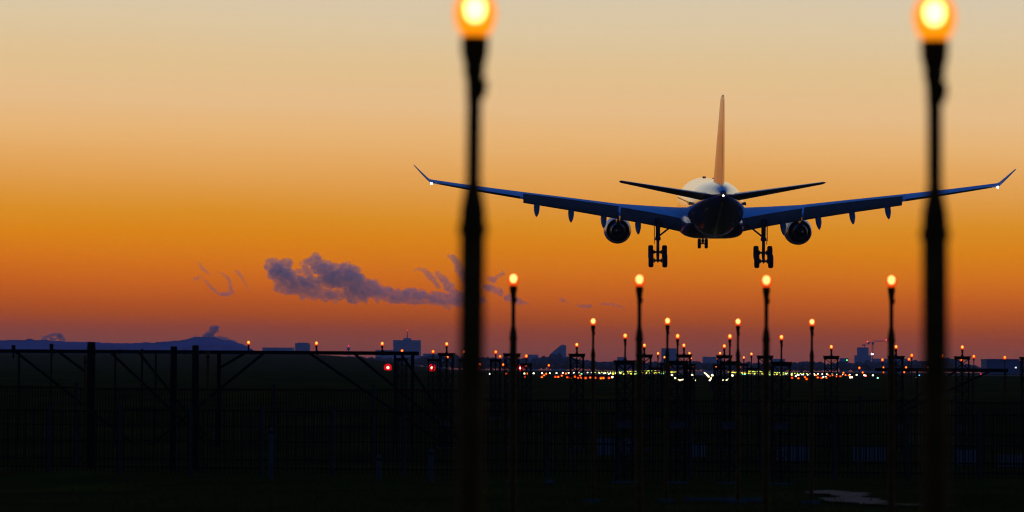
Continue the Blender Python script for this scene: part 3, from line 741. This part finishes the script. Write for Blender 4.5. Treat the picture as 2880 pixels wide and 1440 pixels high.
def marker(px, ytop, ybot, d, lb):
    p = at(px, ybot, d); q = at(px, ytop, d); h = q.z - p.z; base = terrain(p.x, d); hh = q.z - base
    t = tag(empty('marker_post', (p.x, d, base)), lb, 'marker post', 'pale marker posts')
    MB().lathe([(.07, 0), (.07, hh - .06), (.055, hh - .02), (.02, hh)], 12).build('shaft', M['boxm'], t, smooth=True)
    MB().lathe([(.075, hh - .16), (.075, hh - .10)], 12).build('band', M['steel'], t)
marker(1065, 1278, 1312, 98, 'short pale marker post with square top on the grass below the long bar')
marker(1213, 1262, 1312, 98, 'taller rounded pale marker post left of the left near pole')
marker(763, 1202, 1250, 99, 'pale slim marker against the left fence panel')
for px, py, lb in ((1439, 1364, 'pale stone lying by the foot of the leftmost tall pole'), (1545, 1364, 'pale stone lying right of the leftmost tall pole')):
    p = at(px, py, 92); t = MB(); crown_blob(t, (0, 0, .05), .13, .09, px); o = t.build('stone', M['boxm'], loc=(p.x, 92, terrain(p.x, 92))); tag(o, lb, 'stone', 'pale stones')
# kerb slab in the near grass
for i, (x0, x1, yv) in enumerate(((1925, 2065, 1411), (2085, 2150, 1413))):
    a, b = at(x0, yv, 74), at(x1, yv, 74); o = MB().box((0, 0, .03), (b.x - a.x, .25, .08)).build('concrete_slab', M['conc'], loc=((a.x + b.x) / 2, 74, terrain((a.x + b.x) / 2, 74)))
    tag(o, ['long low concrete slab in the grass right of the pole under the left wheels', 'short low concrete slab left of the pole under the right wheels'][i], 'slab')

# ------------------------------------------------------------------ the airliner
PITCH_A, YAW_A, BANK = 3.4, 2.05, 0.10
air = tag(empty('airliner', (.80, 378, CZ + 16.62), (R(PITCH_A), R(BANK), R(YAW_A))), 'large twin-engine jet airliner landing with wheels and flaps down', 'airliner')
def yb(s): return 28.85 - s
# fuselage
ST = [(0, -.75, .05, .05), (.35, -.72, .72, .62), (1.2, -.55, 1.35, 1.25), (2.5, -.32, 1.98, 1.95), (4.2, -.12, 2.5, 2.5), (6.5, 0, 2.78, 2.78), (9, 0, 2.82, 2.82), (20, 0, 2.82, 2.82), (30, 0, 2.82, 2.82), (38, 0, 2.82, 2.82),
      (41, .05, 2.80, 2.77), (44, .20, 2.66, 2.60), (47, .45, 2.38, 2.32), (50, .78, 1.98, 1.95), (52.5, 1.03, 1.60, 1.62), (55, 1.27, 1.18, 1.27), (57, 1.43, .80, .92), (58.3, 1.52, .50, .60), (58.8, 1.56, .34, .42)]
def catmull(tab, n_=3):
    out = []
    for i in range(len(tab) - 1):
        for k in range(n_):
            f = k / n_; out.append(tuple(a + (b - a) * f for a, b in zip(tab[i], tab[i + 1])))
    return out + [tab[-1]]
NS = 40
rings = [[Vector((rw * math.cos(2 * math.pi * i / NS), yb(s), zc + rh * math.sin(2 * math.pi * i / NS))) for i in range(NS)] for s, zc, rw, rh in catmull(ST, 3)]
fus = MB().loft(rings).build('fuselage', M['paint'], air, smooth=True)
MB().lathe([(.34, -29.95), (.31, -30.25), (.24, -30.42)], 18, (0, 0, 1.56), 'Y').build('tail_cone', M['hot'], fus, smooth=True)
MB().ball((0, -30.47, 1.50), .075).build('tail_light', M['lens_nav'], fus)
for x_, y_ in ((-.1, 17), (.75, 12)): MB().box((x_, y_, math.sqrt(2.82 ** 2 - x_ ** 2) + .04), (.32, .9, .14)).build('antenna', M['dark'], fus)
wn_ = MB()
for k in range(62):
    s = 8 + k * .62
    if 24 < s < 25.5: continue
    for sg in (-1, 1):
        x = sg * 2.80; wn_.box((x * .971, yb(s), .55), (.082, .22, .30))
M['glass'] = mat('cabin_glass', (.03, .03, .035), .08, coat=1)
wn_.build('window_row', M['glass'], fus)
for s in (8.5, 16, 36.5):
    for sg in (-1, 1):
        db = MB()
        for k in range(9):
            t_ = R(-16 + 4.6 * k)
            for ds in (-.55, .55): db.v.append((sg * 2.826 * math.cos(t_), yb(s + ds), 2.826 * math.sin(t_)))
        db.f = [(2 * k, 2 * k + 1, 2 * k + 3, 2 * k + 2) for k in range(8)]
        db.build('cabin_door', M['paint'], fus)
# belly fairing
rings = []
for s, k in ((16.2, .05), (17.2, .55), (19, .85), (22, 1), (29, 1), (33, .97), (36, .82), (38.5, .5), (40, .1)):
    ring = []
    for i in range(32):
        t_ = 2 * math.pi * i / 32; c_, s_ = math.cos(t_), math.sin(t_); e_ = .55
        x = 3.12 * math.copysign(abs(c_) ** e_, c_) * (.75 + .25 * k); z = math.copysign(abs(s_) ** .6, s_) * 1.25 * k - 1.95 - .02 * (1 - k) + .55 * (1 - k)
        ring.append(Vector((x, yb(s), z)))
    rings.append(ring)
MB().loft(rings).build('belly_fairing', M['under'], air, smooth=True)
MB().ball((-1.8, -6.5, -2.35), .10).build('beacon', M['lens_beacon'], fus)

def foil(sle, chord, y, z, th, twist, cut=1.0, start=0.0, n_=9, lo=None):
    """aerofoil ring (side y, height z) between chord fractions start and cut; twist in degrees nose-up"""
    xs = [start + (cut - start) * (.5 - .5 * math.cos(math.pi * i / n_)) for i in range(n_ + 1)]
    def T(x): return th * (1.4845 * math.sqrt(max(x, 0)) - .63 * x - 1.758 * x * x + 1.4215 * x ** 3 - .5075 * x ** 4)
    up = [(x, T(x) + .035 * (1 - (2 * x - .9) ** 2) * .6) for x in xs]
    dn = [(x, -T(x) * .8 + .02 * (x ** 2)) for x in xs]
    pts = up + dn[::-1]
    out = []
    for x, h_ in pts:
        a, b = x * chord, h_ * chord; t_ = R(twist)
        aa = (a - chord * .4); ca, sa = math.cos(t_), math.sin(t_)
        ds = aa * ca + b * sa; dz_ = -aa * sa + b * ca
        out.append(Vector((y, yb(sle + chord * .4 + ds), z + dz_)))
    return out
WS = [(1.8, 17.9, 11.6, -1.66, .15, 9.2), (2.9, 18.6, 11.0, -1.52, .15, 9.0), (6.0, 20.5, 9.3, -1.03, .13, 7.8), (9.4, 22.65, 7.45, -.54, .118, 7.2), (14, 25.5, 6.2, .18, .115, 6.6), (19.1, 28.7, 4.95, .93, .118, 5.8),
      (24, 31.75, 3.75, 1.68, .12, 5.0), (28.1, 34.3, 2.75, 2.38, .115, 4.0)]
def wsec(y):
    for a, b in zip(WS, WS[1:]):
        if y <= b[0]:
            f = (y - a[0]) / (b[0] - a[0]); return tuple(p + (q - p) * f for p, q in zip(a, b))
    return WS[-1]
def wing(sg):
    def fl(ring): return [Vector((sg * p.x, p.y, p.z)) for p in ring]
    CUT = .79
    secs = [wsec(y) for y in (1.8, 2.9, 4.5, 6, 7.7, 9.4, 11.7, 14, 16.5, 19.1, 21.5, 24, 26, 28.1)]
    w = MB().loft([fl(foil(s[1], s[2], s[0], s[3], s[4], s[5], cut=CUT)) for s in secs]).build('wing', M['wing'], air, smooth=True)
    def te(y, fr): # point on the chord line at chord fraction fr
        s = wsec(y); t_ = R(s[5]); a = (fr - .4) * s[2]
        return Vector((sg * y, yb(s[1] + s[2] * .4 + a * math.cos(t_)), s[3] - a * math.sin(t_)))
    def panel(nm, y0, y1, ch0, ch1, defl, fr=.80, dz_=0.0, n_=4, th=.13, m='wing'):
        rings = []
        for k in range(n_ + 1):
            y = y0 + (y1 - y0) * k / n_; ch = ch0 + (ch1 - ch0) * k / n_; p = te(y, fr); s = wsec(y)
            r0 = foil(0, ch, 0, 0, th, -defl)
            piv = foil(0, ch, 0, 0, th, -defl, start=0, n_=9)[0]
            rings.append([Vector((sg * y, p.y + (q.y - piv.y), p.z + dz_ + (q.z - piv.z))) for q in r0])
        return MB().loft(rings).build(nm, M[m], w, smooth=True)
    panel('inboard_flap', 3.05, 9.15, 2.25, 2.05, 38, .80, -.40)
    panel('outboard_flap', 9.35, 18.95, 2.15, 1.55, 38, .80, -.40, 6)
    panel('aileron', 19.25, 27.5, 1.12, .66, 11, .79, .0, 4, .20)
    # spoiler panels, a joint line on the upper skin
    for y0, y1 in ((4.2, 8.8), (10, 13.6), (13.9, 18.6)):
        rings = []
        for y in (y0, (y0 + y1) / 2, y1):
            s = wsec(y); ring = foil(s[1], s[2], s[0], s[3], s[4], s[5], cut=CUT - .012, start=.66, n_=4)[:5]
            rings.append([Vector((sg * p.x, p.y, p.z + .012)) for p in ring] + [Vector((sg * p.x, p.y, p.z - .03)) for p in ring[::-1]])
        MB().loft(rings).build('spoiler', M['wing'], w)
    # canted winglet
    s = wsec(28.1)
    r0 = fl(foil(s[1], s[2], 28.1, s[3], s[4], s[5])); 
    b = [(28.1, 34.3, 2.75, 2.40), (28.45, 34.7, 2.4, 2.62), (29.05, 35.6, 1.75, 3.25), (29.75, 36.75, .85, 4.02)]
    rings = [r0]
    for y, sl, ch, z in b[1:]:
        q = foil(sl, ch, 0, 0, .09, 0); rings.append([Vector((sg * (y - p.z * .75), p.y, z + p.z * .6)) for p in q])
    MB().loft(rings).build('winglet', M['wing'], w, smooth=True)
    MB().ball((sg * 28.0, yb(37.05), 2.22), .085, sq=(.9, 1.2, 1.5)).build('navigation_light', M['lens_nav'], w)
    # flap track fairings
    for y in (7.35, 10.85, 14.15, 17.6):
        p = te(y, .80); L = 4.6 - .09 * y; rr = []
        for f, k, dr in ((-.62, .05, .12), (-.5, .5, .05), (-.3, .85, -.05), (0, 1, -.25), (.22, .92, -.62), (.38, .62, -1.0), (.50, .22, -1.30), (.535, .04, -1.36)):
            rr.append([Vector((p.x + .31 * k * math.cos(2 * math.pi * i / 12), p.y - f * L, p.z - .36 + dr * .84 + .52 * k * math.sin(2 * math.pi * i / 12))) for i in range(12)])
        MB().loft(rr).build('flap_track_fairing', M['fairing'], w, smooth=True)
    return w
for sg in (-1, 1): wing(sg)
# engines
def engine(sg):
    X, Z = sg * 9.33, -2.60
    e = MB().lathe([(1.18, yb(23.3)), (1.30, yb(22.6)), (1.42, yb(21)), (1.44, yb(19.6)), (1.36, yb(18.7)), (1.22, yb(18.35)), (1.12, yb(18.5)), (1.10, yb(20)), (1.12, yb(22)), (1.13, yb(23.28))], 32, (X, 0, Z), 'Y')
    e.f = [f for f in e.f if len(f) == 4]
    e.f += [tuple(9 * 32 + i if k else i for i, k in ()) ] if False else []
    n_ = 32; e.f += [(9 * n_ + i, 9 * n_ + (i + 1) % n_, (i + 1) % n_, i) for i in range(n_)]
    eo = e.build('engine', M['nac'], air, smooth=True)
    MB().lathe([(.95, yb(20)), (.98, yb(22.5)), (.86, yb(23.6)), (.66, yb(24.9)), (.60, yb(24.88)), (.60, yb(24.2))], 28, (X, 0, Z), 'Y').build('core_nozzle', M['hot'], eo, smooth=True)
    MB().lathe([(.42, yb(24.1)), (.36, yb(24.9)), (.20, yb(25.6)), (.05, yb(25.9))], 18, (X, 0, Z), 'Y').build('exhaust_plug', M['hot'], eo, smooth=True)
    MB().lathe([(1.11, yb(20.4)), (1.11, yb(20.3))], 28, (X, 0, Z), 'Y').build('fan', M['dark'], eo)
    rr = []
    for s, z0, z1, hw_ in ((19.2, 1.2, 1.5, .06), (20.5, 1.2, 1.95, .22), (23, .9, 2.0, .24), (25.2, .75, 1.75, .22), (28.4, 1.35, 1.6, .05)):
        rr.append([Vector((X + a * hw_, yb(s), Z + b)) for a, b in ((-1, z0), (1, z0), (1, z1), (-1, z1))])
    MB().loft(rr).build('pylon', M['nac'], eo)
for sg in (-1, 1): engine(sg)
# tailplane
for sg in (-1, 1):
    def fl(ring): return [Vector((sg * p.x, p.y, p.z)) for p in ring]
    TS = [(.5, 49.0, 6.4, 1.06, .118, -4.5), (1.2, 49.5, 6.0, 1.18, .118, -4.5), (5.3, 52.3, 4.05, 1.92, .11, -4.5), (9.45, 55.2, 2.15, 2.68, .10, -4)]
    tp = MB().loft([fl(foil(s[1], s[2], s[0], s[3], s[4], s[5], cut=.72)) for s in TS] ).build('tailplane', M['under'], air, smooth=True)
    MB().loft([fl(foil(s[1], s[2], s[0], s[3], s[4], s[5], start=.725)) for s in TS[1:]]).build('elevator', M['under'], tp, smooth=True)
    MB().loft([fl(foil(55.2, 2.15, 9.45, 2.68, .10, -4)), fl(foil(55.9, 1.4, 9.65, 2.72, .05, -4))]).build('tip', M['under'], tp, smooth=True)
# fin
def vfoil(sle, chord, z, th, cut=1.0, start=0.0):
    return [Vector((p.z, p.y, z)) for p in foil(sle, chord, 0, 0, th, 0, cut, start)]
def vsym(sle, chord, z, th, cut=1.0, start=0.0, n_=8):
    xs = [start + (cut - start) * (.5 - .5 * math.cos(math.pi * i / n_)) for i in range(n_ + 1)]
    T = lambda x: th * (1.4845 * math.sqrt(max(x, 0)) - .63 * x - 1.758 * x * x + 1.4215 * x ** 3 - .5036 * x ** 4)
    return [Vector((T(x) * chord, yb(sle + x * chord), z)) for x in xs] + [Vector((-T(x) * chord - .001, yb(sle + x * chord), z)) for x in xs[::-1]]
VS = [(44.6, 11.2, 2.1, .095), (46.2, 9.8, 3.4, .097), (50.4, 6.6, 7.0, .105), (54.2, 3.75, 10.4, .105), (54.75, 3.1, 10.75, .085), (55.4, 2.2, 10.92, .035)]
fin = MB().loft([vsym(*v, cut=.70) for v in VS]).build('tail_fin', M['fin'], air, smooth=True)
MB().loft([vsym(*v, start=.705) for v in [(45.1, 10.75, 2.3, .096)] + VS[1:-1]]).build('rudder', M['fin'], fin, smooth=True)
rr = []
for s, hw_, zt in ((43, .05, 2.65), (45.5, .5, 2.95), (50, .8, 2.85), (54, .62, 2.62), (56.4, .2, 2.2)):
    rr.append([Vector((-hw_, yb(s), 1.9)), Vector((hw_, yb(s), 1.9)), Vector((hw_ * .35, yb(s), zt)), Vector((-hw_ * .35, yb(s), zt))])
MB().loft(rr).build('fin_fillet', M['under'], fin)
# undercarriage
def wheel(parent, c, r, w):
    o = MB().lathe([(r * .62, -w * .5), (r * .86, -w * .5), (r * .97, -w * .36), (r, -w * .15), (r, w * .15), (r * .97, w * .36), (r * .86, w * .5), (r * .62, w * .5)], 28, c, 'X').build('wheel', M['tyre'], parent, smooth=True)
    return o
def main_gear(sg):
    X = sg * 5.34; zc = -5.06
    st = MB().tube((X, 0, -1.2), (X, 0, -3.3), .24, .22, 14).tube((X, 0, -3.2), (X, 0, zc), .15, .15, 14).lathe([(.27, -3.45), (.29, -3.35), (.29, -3.2), (.25, -3.1)], 14, (X, 0, 0))
    st.tube((X, .02, -3.1), (X - sg * 1.9, .4, -1.6), .09, n=8)                         # side stay towards the body
    st.tube((X, -.30, -3.6), (X, -.55, -4.1), .07, n=8).tube((X, -.55, -4.1), (X, -.22, -4.7), .07, n=8)   # torque links
    st.tube((X - .10, -.25, -3.2), (X - .10, -.3, -4.9), .03, n=6).tube((X + .12, -.2, -3.3), (X + .14, -.2, -5.0), .03, n=6)
    g_ = st.build('main_landing_gear', M['gear'], air, smooth=True)
    tilt = R(24); f = Vector((0, .99 * math.cos(tilt), .99 * math.sin(tilt)))
    C0 = Vector((X, 0, zc))
    bg_ = MB().tube(C0 + f * 1.08, C0 - f * 1.08, .15, .15, 12)
    for k in (-1, 1):
        bg_.tube(C0 + f * k - Vector((.78, 0, 0)), C0 + f * k + Vector((.78, 0, 0)), .11, n=10)
        for s_ in (-1, 1): bg_.tube(C0 + f * k + Vector((s_ * .30, 0, 0)), C0 + f * k + Vector((s_ * .42, 0, 0)), .23, n=12)
        bg_.tube(C0 + f * k * .9 + Vector((.0, 0, -.12)), C0 + f * k * .9 + Vector((0, 0, -.30)), .08, .03, 8)
    bg_.build('bogie', M['gear'], g_, smooth=True)
    for k in (-1, 1):
        for s_ in (-1, 1): wheel(g_, C0 + f * k + Vector((s_ * .70, 0, 0)), .70, .50)
    MB().box((X + sg * .36, 0, -2.35), (.06, 1.5, 2.2)).box((X + sg * .33, .1, -3.55), (.05, .9, .5)).build('gear_door', M['under'], g_)
for sg in (-1, 1): main_gear(sg)
zc = -4.30
ng = MB().tube((0, 22.2, -2.3), (0, 22.2, zc), .13, .10, 12).tube((-.5, 22.2, zc), (.5, 22.2, zc), .07, n=8).tube((0, 22.3, -3.6), (0, 24, -2.5), .06, n=8).lathe([(.17, zc + .18), (.17, zc + .42)], 10, (0, 22.2, 0)).build('nose_landing_gear', M['gear'], air, smooth=True)
for s_ in (-1, 1):
    wheel(ng, Vector((s_ * .37, 22.2, zc)), .53, .34)
    MB().box((s_ * .75, 22.6, -3.05), (.04, 1.5, .6)).build('gear_door', M['paint'], ng)

# ------------------------------------------------------------------ clouds and steam plumes (real volumes far behind the airfield)
def cloud_mat(name, dens, scale, thr=.46, alb=(.80, .76, .86)):
    m = bpy.data.materials.new(name); m.use_nodes = True; t = m.node_tree; t.nodes.clear()
    v = t.nodes.new('ShaderNodeVolumePrincipled'); v.inputs['Color'].default_value = (*alb, 1); v.inputs['Anisotropy'].default_value = .35
    tcn = t.nodes.new('ShaderNodeTexCoord'); n1 = t.nodes.new('ShaderNodeTexNoise'); n1.inputs['Scale'].default_value = scale; n1.inputs['Detail'].default_value = 9; n1.inputs['Roughness'].default_value = .70
    t.links.new(tcn.outputs['Object'], n1.inputs['Vector'])
    mr = t.nodes.new('ShaderNodeMapRange'); t.links.new(n1.outputs[0], mr.inputs[0])
    mr.inputs[1].default_value = thr - .12; mr.inputs[2].default_value = thr + .22; mr.inputs[3].default_value = 0; mr.inputs[4].default_value = dens
    t.links.new(mr.outputs[0], v.inputs['Density'])
    o = t.nodes.new('ShaderNodeOutputMaterial'); t.links.new(v.outputs[0], o.inputs['Volume']); return m
def cloud(blobs, D, label, m, vox=3.0, disp=5.0, squash=.8, chain=False, gap=26):
    u = D / FPX; c = at(sum(b[0] for b in blobs) / len(blobs), sum(b[1] for b in blobs) / len(blobs), D)
    rnd = random.Random(len(label)); pts = []
    if chain:                                   # a drawn-out wisp: fill the gaps between the knots
        for (a, b) in zip(blobs, blobs[1:]):
            n_ = max(1, int(math.dist(a[:2], b[:2]) / max(2.2, .45 * a[2])))
            if math.dist(a[:2], b[:2]) > gap: n_ = 1
            pts += [tuple(p + (q - p) * k / n_ for p, q in zip(a, b)) for k in range(n_)]
        blobs = pts + [blobs[-1]]
    mb = MB()
    for (px, py, r) in blobs:
        subs = [(px, py, r * .74)]
        for k in range(9 if r > 9 else 4):
            t_ = rnd.random() * 6.28; q = r * rnd.uniform(.35, 1.02)
            subs.append((px + q * math.cos(t_), py + q * math.sin(t_) * .9, r * rnd.uniform(.16, .48)))
        for (x, y_, rr) in subs:
            x += rnd.uniform(-.3, .3) * rr
            if rr < .9: rr = .9
            p = at(x, y_, D) - c; p.y += rnd.uniform(-.7, .7) * r * u
            mb.ball(p, rr * u, 8, 6, (1.25, squash * 1.3, .80))
    o = mb.build('cloud', m, loc=c); tag(o, label, 'cloud', 'dusk clouds')
    rm = o.modifiers.new('Remesh', 'REMESH'); rm.mode = 'VOXEL'; rm.voxel_size = vox * u; rm.adaptivity = 0
    for k, (sc, st) in enumerate(((22, disp * 2.4), (9, disp * 1.7), (4, disp * 1.0))):
        tx = bpy.data.textures.new('billow', 'CLOUDS'); tx.noise_scale = sc * u; tx.noise_depth = 5; tx.noise_type = 'HARD_NOISE' if k else 'SOFT_NOISE'
        dm = o.modifiers.new('Displace', 'DISPLACE'); dm.texture = tx; dm.strength = st * u; dm.mid_level = .36; dm.texture_coords = 'LOCAL'
    return o
DC = 16000; UU = DC / FPX
cm = cloud_mat('cloud_vapour', .017 / UU * 4, .066 / UU, .42, (.97, .95, .90))
cw = cloud_mat('thin_vapour', .018 / UU * 4, .10 / UU, .42, (.97, .95, .90))
cloud([(752, 731, 8), (765, 738, 13), (778, 752, 26), (798, 772, 36), (822, 792, 38), (850, 800, 36), (880, 804, 32), (868, 772, 14), (848, 738, 7), (862, 738, 10), (888, 735, 22), (905, 752, 24), (925, 766, 34), (950, 790, 42), (976, 772, 36), (966, 746, 13),
       (1000, 795, 38), (985, 830, 26), (1012, 842, 15), (1018, 820, 26), (1050, 818, 28), (1085, 830, 24), (1120, 833, 22), (1155, 830, 22), (1190, 836, 22), (1225, 842, 20), (1260, 846, 19), (1295, 846, 18), (1330, 842, 17), (1355, 846, 12), (1280, 828, 16), (1262, 806, 14), (1246, 785, 11), (1230, 768, 8), (786, 792, 22), (800, 816, 18), (1040, 802, 20), (1072, 812, 17), (818, 815, 18), (840, 822, 17), (870, 826, 17), (900, 828, 18), (930, 830, 20), (955, 836, 18), (1100, 842, 14), (1180, 850, 12), (1060, 836, 16)],
      DC, 'long ragged grey-purple cloud low over the horizon, left of the near pole', cm, 1.8, 2.9, chain=True, gap=90)
cloud([(1166, 760, 5), (1178, 757, 6), (1190, 758, 7), (1202, 768, 9), (1213, 782, 10), (1224, 796, 9), (1232, 808, 8)], DC * .98, 'small curled grey wisp above the right part of the long cloud', cw, 1.5, 3, chain=True)
cloud([(1260, 718, 6), (1270, 723, 9), (1282, 733, 11), (1292, 748, 12), (1300, 766, 13), (1308, 788, 13), (1320, 808, 12)], DC * .97, 'grey wisp slanting down behind the left near pole', cw, 1.5, 4, chain=True)
cloud([(1365, 805, 11), (1385, 812, 11), (1405, 822, 13), (1428, 836, 13), (1452, 846, 10), (1474, 852, 6), (1488, 855, 4)], DC * .97, 'grey cloud tail pointing right behind the leftmost tall lamp pole', cw, 1.5, 4, chain=True)
cloud([(1414, 770, 8), (1402, 776, 7), (1388, 792, 8), (1376, 780, 6)], DC * .97, 'small grey puff above the cloud tail, left of the leftmost tall lamp', cw, 1.5, 4, chain=True)
cloud([(1572, 841, 5), (1582, 845, 6), (1592, 849, 4), (1620, 856, 4), (1634, 861, 6), (1650, 862, 6), (1664, 860, 5), (1690, 855, 4), (1712, 855, 5), (1730, 858, 5), (1746, 863, 4), (1758, 867, 3)], DC, 'thin broken line of grey wisps between the two left tall lamp poles', cw, 1.5, 2, chain=True)
cloud([(555, 736, 3), (562, 745, 4), (572, 756, 6), (583, 766, 6), (591, 773, 4)], DC, 'thin faint streak, topmost of the wisps left of the long cloud', cw, 1.5, 2, chain=True)
cloud([(545, 782, 4), (553, 787, 4), (562, 775, 3), (572, 785, 4), (584, 796, 4), (596, 810, 5), (608, 822, 6), (622, 828, 8), (640, 829, 9), (654, 823, 8), (648, 806, 5), (647, 792, 5), (638, 779, 5), (626, 770, 4), (614, 765, 3)], DC, 'faint hooked ring of grey wisps left of the long cloud', cw, 1.5, 2.5, chain=True)
cloud([(664, 762, 5), (673, 770, 6), (681, 781, 5), (688, 794, 4), (696, 806, 4), (702, 818, 3)], DC, 'faint slanting wisp just left of the long cloud', cw, 1.5, 2, chain=True)
DP = 6600; UP = DP / FPX
sp = cloud_mat('steam', .045 / UP * 4, .06 / UP, .38, (.60, .60, .72))
cloud([(660, 960, 5), (640, 957, 7), (618, 952, 8), (600, 950, 9), (575, 947, 8), (548, 947, 6), (575, 945, 8), (594, 938, 10), (604, 928, 11), (597, 924, 9), (612, 921, 8), (602, 920, 7)], DP, 'steam plume billowing up from the right end of the hill', sp, 1.8, 2.5, chain=True)
cloud([(118, 953, 6), (130, 948, 6), (143, 943, 6), (155, 941, 6), (165, 941, 8), (169, 948, 9), (178, 955, 7), (150, 955, 8)], DP, 'pale steam plume on the hill near the left edge', sp, 1.8, 2, chain=True)

# ------------------------------------------------------------------ dusk haze over the whole airfield
hz = MB().box((0, 3020, 30 + CZ), (5300, 6300, 73)).build('haze', None); tag(hz, kind='stuff')
hm = bpy.data.materials.new('dusk_haze'); hm.use_nodes = True; t = hm.node_tree; t.nodes.clear()
v = t.nodes.new('ShaderNodeVolumePrincipled'); v.inputs['Color'].default_value = (.90, .62, .46, 1); v.inputs['Density'].default_value = .00009; v.inputs['Anisotropy'].default_value = .0
o = t.nodes.new('ShaderNodeOutputMaterial'); t.links.new(v.outputs[0], o.inputs['Volume'])
hz.data.materials.append(hm)
